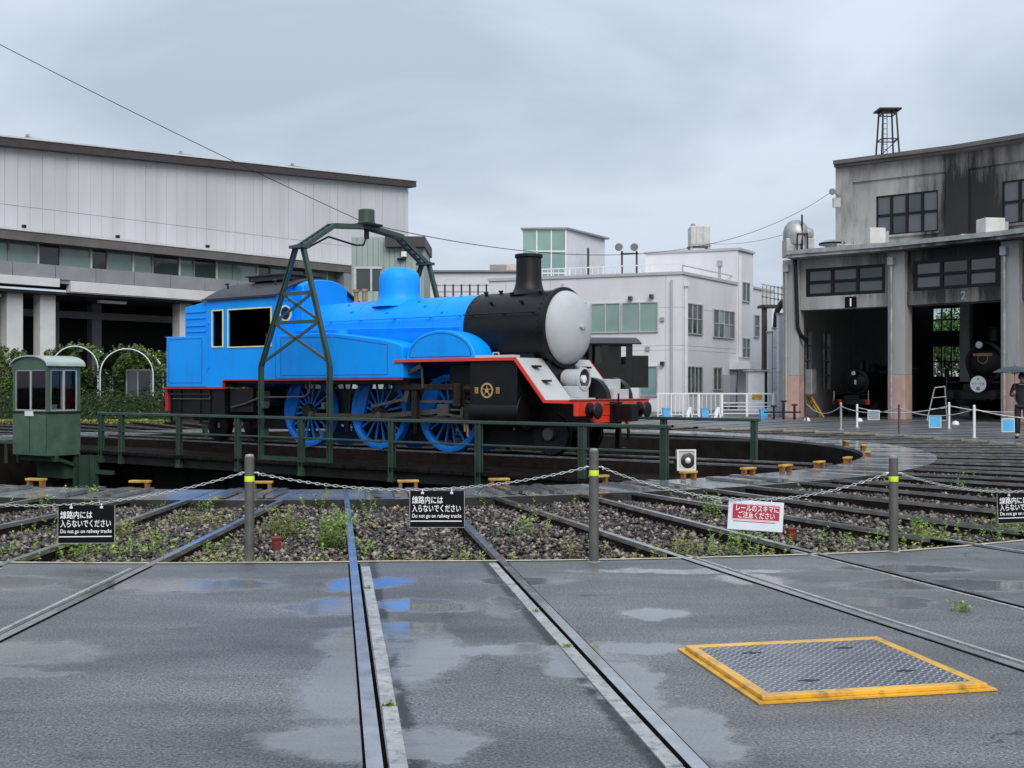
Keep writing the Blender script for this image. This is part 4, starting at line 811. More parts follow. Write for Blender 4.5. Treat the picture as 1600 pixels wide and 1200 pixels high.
# sand pipes, brake gear, and added black boxes that hide the far wheels
m = MB()
for x in (.0, 2.0): m.bar((x, -.62, .35), (x+.1, -.62, 1.2), .05, .1); m.bar((x, .62, .35), (x+.1, .62, 1.2), .05, .1)
m.bar((-2.2, -.3, .3), (3.0, -.3, .3), .05, .05); m.box(3.35, 4.95, -.38, .38, .14, .95); m.box(-.1, .7, -.36, .36, .2, .95); m.box(1.6, 2.3, -.36, .36, .2, .95); m.box(-3.3, -1.9, -.5, .5, .35, .9); m.build('brake_gear_with_infill', 'loco_black', LO)

# ============================================================ black locomotives
def black_loco(label, loc, rz, kind, red_ends=False):
    t = thing('steam_locomotive', label, 'locomotive', loc, rz, 'black steam locomotives')
    L0 = -9.0                                        # smokebox front at x = 0, cab towards -x
    m = MB(); m.lathe([(0, -6.6), (.78, -6.6), (.78, -.12), (.84, -.1), (.84, 0), (.70, .02), (.6, .12), (.3, .19), (0, .2)], 32, (0, 0, 2.35), 'x'); m.build('boiler', 'loco_black', t, smooth=35)
    m = MB(); m.lathe([(.42, 3.0), (.3, 3.15), (.26, 3.3), (.26, 3.75), (.3, 3.78), (.3, 3.82), (.2, 3.82)], 20, (-.9, 0, 0)); m.build('chimney', 'loco_black', t, smooth=35)
    m = MB(); m.lathe([(.5, 3.0), (.42, 3.15), (.42, 3.5), (.3, 3.66), (0, 3.72)], 20, (-3.1, 0, 0)); m.build('dome', 'loco_black', t, smooth=45)
    for s in (-1, 1):
        m = MB(); ya, yb = sorted((s*1.28, s*1.32)); m.box(-8.6, -6.6, ya, yb, 1.35, 2.35); m.box(-8.6, -8.3, ya, yb, 2.35, 3.3); m.box(-7.5, -7.2, ya, yb, 2.35, 3.3); m.box(-6.75, -6.6, ya, yb, 2.35, 3.3); m.build('cab_side', 'loco_black', t)
        m = MB(); m.box(-6.6, .9, *sorted((s*1.3, s*.7)), 1.5, 1.56); m.build('running_board', 'loco_black', t)
        for x in (-5.6, -3.9, -2.2):
            m = MB(); m.lathe([(.1, -.06), (.7, -.06), (.72, .06), (.62, .06), (.6, .0), (.1, .0)], 24, (x, s*.58, .72), 'y'); m.build('wheel', 'greasy', t, smooth=35)
        m = MB(); m.lathe([(0, -1.4), (.34, -1.4), (.34, -.2), (0, -.2)], 20, (0, s*1.0, .85), 'x'); m.build('cylinder', 'loco_black', t, smooth=35)
        m = MB(); m.box(.9, 1.02, *sorted((s*.62, s*1.22)), .85, 1.15); m.build('beam_end', 'red' if red_ends else 'loco_black', t)
        m = MB(); m.lathe([(.09, 0), (.09, .25), (.2, .27), (.2, .3), (0, .31)], 16, (1.02, s*.88, 1.0), 'x'); m.build('buffer', 'loco_black', t, smooth=40)
        m = MB(); m.path([(1.0, s*1.15, 1.15), (1.0, s*1.15, 1.75)], .02); m.build('marker_staff', 'white_paint' if red_ends else 'steel', t)
    MB().box(.9, 1.0, -.62, .62, .85, 1.15).build('buffer_beam', 'loco_black', t)
    m = MB(); m.box(-8.7, .9, -.5, .5, .8, 1.45); m.prism([(.0, 1.5), (.25, 1.5), (.9, 1.2), (.9, 1.1), (0, 1.1)], -1.25, 1.25); m.build('frame', 'loco_black', t)
    tp = arch_pts(1.42, 3.3, 3.62, 16); m = MB(); m.prism(tp+[(p[0]*.98, p[1]-.05) for p in tp[::-1]], -9.0, -6.4, 'yz'); m.build('cab_roof', 'roof_black', t, smooth=30)
    m = MB(); m.box(-8.5, -6.7, -1.25, 1.25, 1.3, 1.4); m.box(-8.1, -7.3, -.9, 1.2, 1.4, 3.3); m.box(-6.75, -6.65, -1.28, 1.28, 1.4, 3.3); m.build('cab_front', 'loco_black', t)  # also a black block added inside the cab so its windows read dark
    m = MB(); m.lathe([(.10, .2), (.16, .24), (.16, .5), (.19, .52), (.19, .55), (.14, .56)], 20, (0, 0, 3.05 if kind else 2.95), 'x'); h = m.build('headlamp', 'loco_black', t, smooth=40)
    m = MB(); m.lathe([(.15, .555), (0, .575)], 20, (0, 0, 3.05 if kind else 2.95), 'x'); m.build('lamp_lens', 'lamp_glass', h)
    return t
# ============================================================ museum hall on the left
def wall_dir(vp): 
    d = Vector((vp-800, FPX)).normalized(); return (d.x, d.y)
MU = (.66, .751); MP = (-25.5, 60.0)
H = thing('museum_hall', 'large hall with pale vertical cladding, dark roof edge and glazed walkway on columns', 'building', (*MP, 0), math.atan2(MU[1], MU[0]))
S0, S1 = -16.0, 27.2
zt = lambda s: 14.42+.061*s
m = MB(); m.prism([(S0, 9.3), (S1, 9.3), (S1, zt(S1)-.3), (S0, zt(S0)-.3)], .0, 30); m.build('wall', 'museum_white', H)
i = 0; s = S0
while s < S1-.2:
    e_ = min(s+.68, S1)
    MB().prism([(s+.006, 9.42), (e_-.006, 9.42), (e_-.006, 10.89), (s+.006, 10.89)], -.07, -.002).build('panel', 'museum_panel', H)
    MB().prism([(s+.006, 10.91), (e_-.006, 10.91), (e_-.006, zt(e_)-.38), (s+.006, zt(s)-.38)], -.07-(.012 if i % 3 == 0 else 0), -.002).build('panel', 'museum_panel', H)
    s = e_; i += 1
m = MB(); m.prism([(S0-.4, zt(S0)-.43), (S1+.35, zt(S1)-.43), (S1+.35, zt(S1)), (S0-.4, zt(S0))], -.6, 30.2); RFM = m.build('roof', 'museum_brown', H)
m = MB(); m.prism([(S0-.45, zt(S0)+.001), (S1+.4, zt(S1)+.001), (S1+.4, zt(S1)+.09), (S0-.45, zt(S0)+.09)], -.66, -.3); m.build('roof_flashing', 'museum_white', RFM)
for s in (-.6, 8.6, 16.8):
    m = MB(); m.box(s-.1, s+1.9, -.3, .8, zt(s)+.05, zt(s)+.22); m.box(s-.05, s+.1, -.3, -.15, zt(s), zt(s)+.35); m.build('roof_hatch', 'galv', RFM)
m = MB(); m.box(S1, S1+.08, -.06, .3, 9.3, zt(S1)-.62); m.build('corner_trim', 'museum_white', H)
# walkway canopy
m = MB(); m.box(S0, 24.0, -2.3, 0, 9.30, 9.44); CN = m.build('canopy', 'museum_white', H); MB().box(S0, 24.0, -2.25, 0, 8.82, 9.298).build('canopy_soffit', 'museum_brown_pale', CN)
for s in (-1.6, 3.6, 9.3): MB().box(s-.08, s+.08, -2.1, -1.9, 9.38, 9.65).build('canopy_lamp', 'loco_black', CN)
s = -13.0; k = 0
while s < 24:
    wd_ = (1.55, 1.2, 1.75, .95)[k % 4]
    MB().box(s+.05, s+wd_-.05, -1.32, -1.28, 7.45, 8.82).build('pane', ('pane_green', 'pane_dark', 'pane_green', 'pane_green', 'pane_dark')[k % 5], H)
    MB().box(s-.05, s+.05, -1.40, -1.24, 7.40, 8.82).build('mullion', ('museum_grey', 'museum_white')[k % 2], H)
    s += wd_; k += 1
MB().box(-13, 24, -1.35, -1.25, 7.36, 7.45).build('sill', 'museum_grey', H)
MB().box(-13, 24, 1.0, 1.1, 7.0, 9.0).build('corridor_wall', 'museum_grey', H)
s = -13.6
while s < 23:
    MB().box(s+.015, s+2.25-.015, -2.35, -2.29, 6.95, 7.68).build('parapet_panel', 'museum_grey', H); s += 2.25
m = MB(); m.box(-13.6, 23, -2.28, 1.2, 6.75, 7.0); m.build('walkway_floor', 'museum_grey', H)
m = MB(); m.box(.7, 23, -2.42, -1.9, 6.35, 6.92); m.build('beam', 'museum_white', H)
m = MB(); m.box(-13.6, .1, -2.42, -1.9, 6.55, 6.98); m.build('beam', 'museum_white', H)
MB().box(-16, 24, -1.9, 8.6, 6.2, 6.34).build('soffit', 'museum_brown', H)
for s in (-9.5, -1.75, .0, 8.3, 16.6): MB().box(s-.42, s+.42, -1.35, -.55, -.1, 6.2).build('column', 'museum_white', H, bevel=.03)
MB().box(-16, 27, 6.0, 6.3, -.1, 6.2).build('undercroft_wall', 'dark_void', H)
for s in (-5.5, 2.6, 5.2, 12.4): MB().box(s-.3, s+.3, 3.2, 3.8, -.1, 6.2).build('inner_column', 'museum_grey', H)
MB().box(-16, 24, 3.0, 3.3, 5.3, 5.7).build('cross_beam', 'museum_grey', H)
for s in (-3.2, 1.0, 7.0, 10.6): MB().box(s, s+1.1, 5.9, 5.98, .1, 2.3).build('doorway', 'museum_brown_pale', H)
for s in (-4, 3, 10): MB().box(s, s+1.6, -1.2, -.9, 5.95, 6.1).build('strip_light', 'white_paint', H)
MB().box(19.5, 27.0, -2.2, 6, -.1, 9.3).build('lower_wall', 'museum_grey', H)

# green corrugated stair tower behind the locomotive
Yt = 62; xa, xb = wx(549, Yt), wx(662, Yt)
t = thing('stair_tower', 'pale green corrugated stair tower behind the blue locomotive', 'building', ((xa+xb)/2, Yt, 0)); hw = (xb-xa)/2
MB().box(-hw, hw, .05, 5, -.1, wz(370, Yt)).build('wall', 'shed_green', t)
x = -hw; i = 0
while x < hw-.05:
    e_ = min(x+.30, hw); a, b = x+.02, e_-.02; z0 = wz(455, Yt) if (wx(553, Yt)-(xa+xb)/2 < x < wx(596, Yt)-(xa+xb)/2) else -.1
    zb_ = wz(418, Yt)
    if z0 > 0: MB().box(a, b, 0, .048, zb_, wz(371, Yt)).build('panel', 'shed_green', t); MB().box(a, b, 0, .048, -.1, z0).build('panel', 'shed_green', t)
    else: MB().box(a, b, 0, .048, -.1, wz(371, Yt)).build('panel', 'shed_green', t)
    x = e_; i += 1
cx_ = (xa+xb)/2
MB().box(wx(556, Yt)-cx_, wx(594, Yt)-cx_, .012, .045, wz(455, Yt), wz(420, Yt)).build('window', 'pane_dark', t); m = MB()
m.box(wx(553, Yt)-cx_, wx(597, Yt)-cx_, -.05, .02, wz(420, Yt), wz(417, Yt)); m.box(wx(580, Yt)-cx_-.05, wx(580, Yt)-cx_+.05, -.03, .02, wz(455, Yt), wz(420, Yt)); m.box(wx(553, Yt)-cx_, wx(556, Yt)-cx_, -.03, .02, wz(455, Yt), wz(418, Yt)); m.build('window_frame', 'alu', t)
MB().box(wx(603, Yt)-cx_, wx(665, Yt)-cx_, -.5, 5, wz(387, Yt), wz(371, Yt)).build('roof_box', 'museum_brown', t)
m = MB(); m.box(wx(628, Yt)-cx_, wx(636, Yt)-cx_, -.35, 0, wz(402, Yt), wz(394, Yt)); m.build('wall_lamp', 'white_paint', t); m = MB(); m.box(wx(621, Yt)-cx_, wx(634, Yt)-cx_, -.3, 0, wz(406, Yt), wz(404, Yt)); m.build('lamp_bracket', 'loco_black', t)

# far white sheds and the railings before them
Yf = 95
t = thing('far_shed', 'long low white building far behind the steam dome', 'building', (wx(735, Yf), Yf, 0))
MB().box(wx(640, Yf)-wx(735, Yf), wx(812, Yf)-wx(735, Yf), 0, 20, -.1, wz(425, Yf)).build('wall', 'far_white', t); MB().box(wx(640, Yf)-wx(735, Yf)-.3, wx(812, Yf)-wx(735, Yf), -.3, 20, wz(425, Yf), wz(422.5, Yf)).build('roof', 'museum_grey', t)
t = thing('roof_house', 'small dark grey roof house with beige side far left of the chimney', 'building', (wx(780, Yf), Yf+3, wz(425, Yf)+.0))
MB().box(wx(764, Yf)-wx(780, Yf), wx(791, Yf)-wx(780, Yf), 0, 5, 0.15, 17*Yf/FPX).build('wall', 'museum_grey', t); MB().box(wx(791, Yf)-wx(780, Yf), wx(812, Yf)-wx(780, Yf), .2, 5, .15, 15*Yf/FPX).build('wall', 'far_beige', t); MB().box(wx(764, Yf)-wx(780, Yf), wx(815, Yf)-wx(780, Yf), .3, 6, 15*Yf/FPX+.02, 19*Yf/FPX).build('roof', 'far_beige', t)
Yr = 66
t = thing('footbridge_railing', 'dark railing behind the boiler between steam dome and chimney', 'railing', (wx(725, Yr), Yr, 0)); c_ = wx(725, Yr)
MB().box(wx(680, Yr)-c_, wx(768, Yr)-c_, 0, 2, 0, wz(470, Yr)).build('deck', 'museum_grey', t)
for px in range(682, 770, 13): MB().box(wx(px, Yr)-c_-.05, wx(px, Yr)-c_+.05, 0, .1, wz(470, Yr), wz(444, Yr)).build('post', 'museum_brown', t)
for py in (446, 456, 464): MB().box(wx(680, Yr)-c_, wx(768, Yr)-c_, .03, .07, wz(py, Yr)-.03, wz(py, Yr)+.03).build('bar', 'museum_grey', t)

# ============================================================ grey office block
K = (wx(1066, 60), 60.0); UL = (-.932, .362); UR = (.553, .833)
OF = thing('office_building', 'pale grey two-storey office block with green-tinted windows behind the smokebox', 'building', (*K, 0))
KL = (0., 0.)
def offs(s, u, d=0):
    return (u[0]*s, u[1]*s)
LW, RW = 11.2, 10.0; ZO = wz(428, 60)
A_ = offs(LW, UL); B_ = offs(RW, UR)
m = MB(); m.prism([(0, 0), B_, (B_[0]+A_[0], B_[1]+A_[1]), A_], -.1, ZO-.02, 'xy'); m.build('wall', 'office', OF)
# left face runs from K towards UL; walls use u pointing right so that the normal faces the camera
PL = A_; uL = (-UL[0], -UL[1]); PR = (0, 0); uR = UR
m = MB(); m.fbox(PL, uL, -.05, LW+.08, -.3, .08, ZO-.02, ZO+.14); m.fbox(PR, uR, -.05, 7.6, -.3, .08, ZO-.02, ZO+.139); m.build('parapet_cap', 'office_trim', OF)
def sl_(px): # distance along the left face at which a bearing crosses it
    k = (px-800)/FPX; Px, Py = K[0]+PL[0], K[1]+PL[1]; return (k*Py-Px)/(uL[0]-k*uL[1])
def sr_(px):
    k = (px-800)/FPX; return (k*K[1]-K[0])/(uR[0]-k*uR[1])
def yl(px): return K[1]+PL[1]+uL[1]*sl_(px)
def yr(px): return K[1]+uR[1]*sr_(px)
m = MB()
for z in (wz(473, 60)-2.3, 3.3, 5.6):
    m.fbox(PL, uL, 0, LW, .002, .006, z, z+.03); m.fbox(PR, uR, 0, 7.5, .002, .006, z, z+.03)
for px in (790, 860, 1040): m.fbox(PL, uL, sl_(px), sl_(px)+.025, .002, .0055, -.1, ZO-.05)
m.build('joint', 'office_trim', OF)
def win(P, u, s0, s1, z0, z1, n, mat, rows=1, dep=.05, fm='alu', bars=None):
    f = MB(); t = .06
    f.fbox(P, u, s0-t, s1+t, .002, dep+.05, z0-t, z0); f.fbox(P, u, s0-t, s1+t, .002, dep+.03, z1, z1+t); f.fbox(P, u, s0-t, s0, .002, dep+.03, z0, z1); f.fbox(P, u, s1, s1+t, .002, dep+.03, z0, z1)
    for i in range(1, n): x = s0+(s1-s0)*i/n; f.fbox(P, u, x-.04, x+.04, .002, dep+.02, z0, z1)
    for j in range(1, rows): z = z0+(z1-z0)*j/rows; f.fbox(P, u, s0, s1, .002, dep+.015, z-.025, z+.025)
    fo = f.build('window', fm, OF)
    for i in range(n):
        for j in range(rows):
            a, b = s0+(s1-s0)*i/n+.04*(i > 0), s0+(s1-s0)*(i+1)/n-.04*(i < n-1); c, d = z0+(z1-z0)*j/rows, z0+(z1-z0)*(j+1)/rows
            g = MB(); g.fbox(P, u, a, b, .003, .02, c, d); g.build('pane', mat if isinstance(mat, str) else mat[(i+j) % len(mat)], fo)
for a, b in ((925, 968), (973, 1027)): win(PL, uL, sl_(a), sl_(b), wz(518, 61), wz(474, 61), 2, 'pane_blind')
for a, b in ((862, 915),): win(PL, uL, sl_(a), sl_(b), wz(518, 62), wz(474, 62), 2, 'pane_blind')
win(PL, uL, sl_(1002), sl_(1026), wz(618, 60), wz(573, 60), 1, 'pane_teal')
win(PR, uR, sr_(1073), sr_(1096), wz(521, yr(1085)), wz(476, yr(1085)), 3, ('pane_grey', 'pane_dark'), 2)
win(PR, uR, sr_(1114), sr_(1146), wz(527, yr(1130)), wz(486, yr(1130)), 4, ('pane_grey', 'pane_dark', 'pane_blind'), 2)
win(PR, uR, sr_(1073), sr_(1096), wz(613, yr(1085)), wz(574, yr(1085)), 4, 'pane_dark'); win(PR, uR, sr_(1114), sr_(1126), wz(608, yr(1120)), wz(575, yr(1120)), 2, 'pane_dark')
m = MB(); 
for px, py in ((986, 465), (1019, 463), (1036, 568)):
    s = sl_(px); z = wz(py, 60.5); m.fbox(PL, uL, s-.1, s+.1, .002, .3, z-.1, z+.1)
m.build('wall_lamp', 'lamp_dark', OF)
m = MB()
m.fbox(PR, uR, .28, .40, .02, .16, -.1, wz(447, 60)); m.fbox(PR, uR, .2, .48, .02, .24, wz(447, 60), wz(440, 60)); m.build('downpipe', 'white_paint', OF)
for px in (880, 1050): m = MB(); m.fbox(PL, uL, sl_(px)-.05, sl_(px)+.05, .02, .13, -.1, ZO-.3); m.build('downpipe', 'office_trim', OF)
for px, py in ((905, 540), (950, 548), (1035, 500), (1012, 545)): m = MB(); m.fbox(PL, uL, sl_(px)-.11, sl_(px)+.11, .004, .1, wz(py, 61)-.11, wz(py, 61)+.11); m.build('wall_vent', 'galv', OF)
# taller stair block rising out of the right-hand face
s7, s9 = sr_(1151), sr_(1175); C0 = (UR[0]*s7+.02, UR[1]*s7); zt9 = wz(391, 66.3)
q0 = offs(5.6, UL); q1 = ((s9-s7)*UR[0], (s9-s7)*UR[1])
nr = (uR[1], -uR[0])
m = MB(); sh = (nr[0]*.06, nr[1]*.06); base = (C0[0]+sh[0], C0[1]+sh[1]); m.prism([base, (base[0]+q1[0], base[1]+q1[1]), (base[0]+q1[0]+q0[0], base[1]+q1[1]+q0[1]), (base[0]+q0[0], base[1]+q0[1])], -.1, zt9, 'xy'); m.build('stair_block', 'office', OF)
m = MB(); m.prism([(base[0]+.1, base[1]-.12), (base[0]+q1[0]+.12, base[1]+q1[1]), (base[0]+q1[0]+q0[0], base[1]+q1[1]+q0[1]), (base[0]+q0[0]-.1, base[1]+q0[1]-.05)], zt9, zt9+.14, 'xy'); m.build('parapet_cap', 'office_trim', OF)
PB = base; win(PB, uR, sr_(1157)-s7, sr_(1168)-s7, wz(471, 67.5), wz(443, 67.5), 2, 'pane_dark', 1); win(PB, uR, sr_(1157)-s7, sr_(1168)-s7, wz(558, 67.5), wz(530, 67.5), 2, 'pane_dark', 2)
m = MB(); m.fbox(PB, uR, .12, .26, .01, .16, wz(558, 66.5), wz(400, 66.5)); m.build('downpipe', 'white_paint', OF)
# low wing between the office and the roundhouse
m = MB(); W0 = (UR[0]*s9, UR[1]*s9); q2 = offs(3.4, UR); zl = wz(452, 69); m.prism([W0, (W0[0]+q2[0], W0[1]+q2[1]), (W0[0]+q2[0]+q0[0], W0[1]+q2[1]+q0[1]), (W0[0]+q0[0], W0[1]+q0[1])], -.1, zl, 'xy'); m.build('wing', 'office', OF)
for a, b, z0, z1 in ((1178, 1185, 527, 495), (1192, 1197, 534, 500)): win(W0, uR, sr_(a)-s9, sr_(b)-s9, wz(z0, 70), wz(z1, 70), 1, 'pane_dark', 2)
m = MB(); m.fbox(W0, uR, 0, 3.4, -.05, .1, zl, zl+.12); m.build('parapet_cap', 'office_trim', OF)
# entrance canopy, door, meter boxes
sE0, sE1 = sr_(1139), sr_(1168); m = MB(); yE = 65.5
m.fbox(PR, uR, sE0, sE1, .02, 1.3, wz(577, yE), wz(566, yE)); m.build('entrance_canopy', 'white_paint', OF)
m = MB(); m.fbox(PR, uR, sr_(1141), sr_(1153), .02, .05, -.1, wz(580, yE)); m.build('door', 'pane_dark', OF)
m = MB(); m.fbox(PR, uR, sr_(1128), sr_(1137), .02, .5, .3, wz(586, yE)); m.build('meter_box', 'office_trim', OF)
# roof: railing, glass stair head, tank, floodlights
m = MB(); 
for i in range(28): s = 2.0+i*.33; m.fbox(PL, uL, s-.015, s+.015, -.72, -.69, ZO, ZO+.62)
m.build('railing_baluster', 'white_paint', OF); m = MB()
for s in (4.6, 6.6, 8.7, 11.0): m.fbox(PL, uL, s-.04, s+.04, -.75, -.67, ZO, ZO+.68)
m.fbox(PL, uL, 2, 11.1, -.74, -.68, ZO+.60, ZO+.66); m.build('roof_railing', 'white_paint', OF)
m = MB(); m.fbox(PR, uR, .6, 7.5, -.3, -.25, ZO+.5, ZO+.56); m.fbox(PR, uR, .6, .66, -.3, -.25, ZO, ZO+.5); m.fbox(PR, uR, 5.5, 5.7, -.3, -.2, ZO, ZO+1.1); m.fbox(PR, uR, 5.4, 5.8, -.35, -.15, ZO+.9, ZO+1.25); m.build('roof_rail', 'office_trim', OF)
Yg = 74; t = thing('glass_stair_head', 'glazed roof room with teal glass and white side above the grey office', 'building', (wx(850, Yg), Yg, ZO)); c_ = wx(850, Yg)
gx0, gx1, gx2 = wx(816, Yg)-c_, wx(884, Yg)-c_, wx(945, Yg+5)-c_
z0, z1, zr = 0, wz(358, Yg)-ZO, wz(374, Yg+5)-ZO
m = MB(); m.prism([(gx1+.05, .1), (gx2, 5), (gx2-3.5, 9), (gx0+.1, 5)], z0, zr-.2, 'xy'); m.build('core', 'far_white', t)
m = MB(); m.add([(gx1, 0, z0), (gx2, 5, z0), (gx2, 5, zr), (gx1, 0, z1)], [(0, 1, 2, 3)]); m.add([(gx1-.2, .2, z0), (gx2-.2, 5.2, z0), (gx2-.2, 5.2, zr), (gx1-.2, .2, z1)], [(3, 2, 1, 0)]); m.build('side_wall', 'far_white', t)
m = MB(); m.bar((gx1, -.03, z1+.05), (gx2+.2, 5, zr+.05), .3, .12); m.bar((gx0-.1, -.03, z1+.03), (gx1+.1, -.03, z1+.05), .3, .1); m.add([(gx0, 0, z1), (gx1, 0, z1), (gx2, 5, zr), (gx0+1.5, 5, zr)], [(0, 1, 2, 3)]); m.build('roof', 'museum_grey', t)
for i in range(3):
    for j in range(3):
        a, b = gx0+(gx1-gx0)*i/3, gx0+(gx1-gx0)*(i+1)/3; c, d = z0+(z1-z0)*j/3, z0+(z1-z0)*(j+1)/3
        MB().box(a+.04, b-.04, 0, .05, c+.04, d-.04).build('pane', ('pane_teal', 'pane_teal', 'pane_blind')[j], t)
m = MB()
for i in range(4): a = gx0+(gx1-gx0)*i/3; m.box(a-.04, a+.04, -.04, .06, z0, z1)
for j in range(1, 4): z = z0+(z1-z0)*j/3; m.box(gx0, gx1, -.03, .055, z-.04, z+.04)
m.build('glazing_bar', 'white_paint', t)
MB().box(wx(905, Yg)-c_+.6, wx(908, Yg)-c_+.62, 1.1, 1.25, 0, wz(384, Yg)-ZO).build('flue', 'museum_brown', t)
Yk = 72; t = thing('water_tank', 'pale square water tank on legs on the office roof', 'tank', (wx(1092, Yk), Yk, zt9)); m = MB(); hw = wx(1107, Yk)-wx(1092, Yk)
m.box(-hw, hw, -hw, hw, wz(384, Yk)-zt9, wz(355, Yk)-zt9); m.build('body', 'ac_box', t, bevel=.05)
for x in (-hw*.33, hw*.33): MB().box(x-.03, x+.03, -hw-.04, -hw-.001, wz(384, Yk)-zt9, wz(355, Yk)-zt9).build('rib', 'ac_box', t)
m = MB()
for x in (-hw*.9, hw*.9):
    for y in (-hw*.9, hw*.9): m.box(x-.07, x+.07, y-.07, y+.07, -.05, wz(384, Yk)-zt9)
m.box(-hw*1.1, hw*1.1, -hw*1.1, hw*1.1, wz(386, Yk)-zt9, wz(384, Yk)-zt9); m.build('leg_frame', 'galv', t)
MB().tube((-hw*.6, 0, wz(355, Yk)-zt9), (-hw*.6, 0, wz(350, Yk)-zt9), .15, 10).build('vent', 'galv', t)
Yl = 62; t = thing('floodlight_mast', 'pair of floodlights on a short frame on the office roof', 'floodlight', (wx(983, Yl), Yl, ZO+.0)); c_ = wx(983, Yl)
m = MB()
for px in (972, 995): m.box(wx(px, Yl)-c_-.05, wx(px, Yl)-c_+.05, 0, .1, -.1, wz(392, Yl)-ZO)
m.box(wx(970, Yl)-c_, wx(998, Yl)-c_, 0, .1, wz(397, Yl)-ZO, wz(395, Yl)-ZO); m.build('frame', 'museum_brown', t)
for px in (970, 994): m = MB(); zc = wz(386, Yl)-ZO; m.tube((wx(px, Yl)-c_, .1, zc+.05), (wx(px, Yl)-c_-.15, -.35, zc-.05), .14, 14, .22); m.build('lamp', 'galv', t, smooth=40)

# white gantry posts between the office and the roundhouse
Yw = 52
for (pa, pb, pt, lb) in ((1199, 1206, 520, 'slim white pipe post beside the office, left of the pale striped post'), (1207, 1215, 514, 'pale green jointed post between white pipe and white pillar'), (1215, 1229, 492, 'broad white pillar against the left end of the roundhouse')):
    Yq = Yw+(0 if pa > 1210 else 2); t = thing('pillar', lb, 'pillar', (wx((pa+pb)/2, Yq), Yq, 0)); hw = wx(pb, Yq)-wx((pa+pb)/2, Yq)
    m = MB(); m.box(-hw, hw, -hw, hw, 0, wz(pt, Yq)); m.build('shaft', 'far_white', t, bevel=.02)
    m = MB(); m.box(-hw-.03, hw+.03, -hw-.03, hw+.03, wz(pt, Yq), wz(pt, Yq)+.08); m.build('cap', 'galv', t)
    for z in ((1.2, 2.2, 3.2) if pa == 1207 else (2.0,)): MB().box(-hw-.008, hw+.008, -hw-.008, hw+.008, z, z+.05).build('joint', 'office_trim', t)
Yb = 56; t = thing('access_walkway', 'dark steel walkway bracket between office wing and roundhouse', 'walkway', (wx(1205, Yb), Yb, 0)); c_ = wx(1205, Yb)
m = MB(); m.box(wx(1190, Yb)-c_, wx(1232, Yb)-c_, 0, 1, wz(480, Yb), wz(476, Yb)); m.build('deck', 'museum_brown', t); m = MB()
for px in range(1192, 1232, 6): m.box(wx(px, Yb)-c_-.03, wx(px, Yb)-c_+.03, 0, .06, wz(476, Yb), wz(447, Yb))
for py in (448, 458, 467): m.bar((wx(1190, Yb)-c_, .03, wz(py-4, Yb)), (wx(1232, Yb)-c_, .03, wz(py+4, Yb)), .06, .06)
m.build('railing', 'galv', t); MB().box(wx(1194, Yb)-c_, wx(1200, Yb)-c_, .2, .6, 0, wz(480, Yb)).build('post', 'museum_brown', t)
m = MB(); m.path([(wx(1236, Yb)-c_, -1, wz(468, Yb)), (wx(1215, Yb)-c_, -1, wz(474, Yb)), (wx(1206, Yb)-c_, -1, wz(490, Yb)), (wx(1204, Yb)-c_, -1, wz(520, Yb)), (wx(1204, Yb)-c_, -1, .2)], .14, 8); m.build('duct', 'loco_black', t, smooth=60)
# ============================================================ roundhouse on the right
PH = [146.3, 136.8, 127.2, 117.6]
RHW = 28.0; RC = 34.1; RBK = 50.0
RH = thing('roundhouse', 'soot-stained concrete engine roundhouse with numbered open stalls and upper windows', 'building', (0, 0, 0))
def wedge(m, r0, r1, a, b, z0, z1):
    q = [pol(r0, a), pol(r0, b), pol(r1, b), pol(r1, a)]
    return m.add([(*p, z0) for p in q]+[(*p, z1) for p in q], BOXF)
def sline(P, u, px): k = (px-800)/FPX; return (k*P[1]-P[0])/(u[0]-k*u[1])
def segm(r, a, b):
    P, Q = pol(r, a), pol(r, b); d = Vector((Q[0]-P[0], Q[1]-P[1])); L = d.length; return P, (d.x/L, d.y/L), L
def rpane(P, u, s0, s1, z0, z1, nx, nz, mats, par, fr=.11, dep=0., fm='loco_black', skip=None):
    f = MB()
    for i in range(nx+1): x = s0+(s1-s0)*i/nx; f.fbox(P, u, x-fr/2, x+fr/2, dep-.10, dep+.02, z0, z1)
    for j in range(nz+1): z = z0+(z1-z0)*j/nz; f.fbox(P, u, s0-fr/2, s1+fr/2, dep-.095, dep+.015, z-fr/2, z+fr/2)
    fo = f.build('window_frame', fm, par)
    for i in range(nx):
        for j in range(nz):
            a, b = s0+(s1-s0)*i/nx+fr/2, s0+(s1-s0)*(i+1)/nx-fr/2; c, d = z0+(z1-z0)*j/nz+fr/2, z0+(z1-z0)*(j+1)/nz-fr/2
            g = MB(); g.fbox(P, u, a, b, dep-.06, dep-.045, c, d); g.build('pane', mats[(i+2*j) % len(mats)], fo)
for i, a in enumerate(PH):
    c = pol(RHW, a); rz_ = R_(a)
    for (z0, z1, mt, nm, g) in ((0, 1.82, 'pillar_pink', 'pillar_base', .0), (1.82, 6.84, 'pillar_grey', 'pillar', -.004)):
        m = MB(); m.box(-.36-g, .36+g, -.36-g, .36+g, z0, z1); o = m.build(nm, mt, RH, bevel=.02); o.location = (*c, 0); o.rotation_euler = (0, 0, rz_)
    m = MB(); m.tube((.16, .46, .1), (.16, .46, 6.6), .055, 10); m.box(.04, .28, .36, .58, 6.3, 6.62)
    for z in (1.0, 2.6, 4.2, 5.6): m.tube((.16, .46, z), (.16, .46, z+.06), .075, 10)
    o = m.build('downpipe', 'galv' if i else 'pillar_grey', RH, smooth=40); o.location = (*c, 0); o.rotation_euler = (0, 0, rz_)
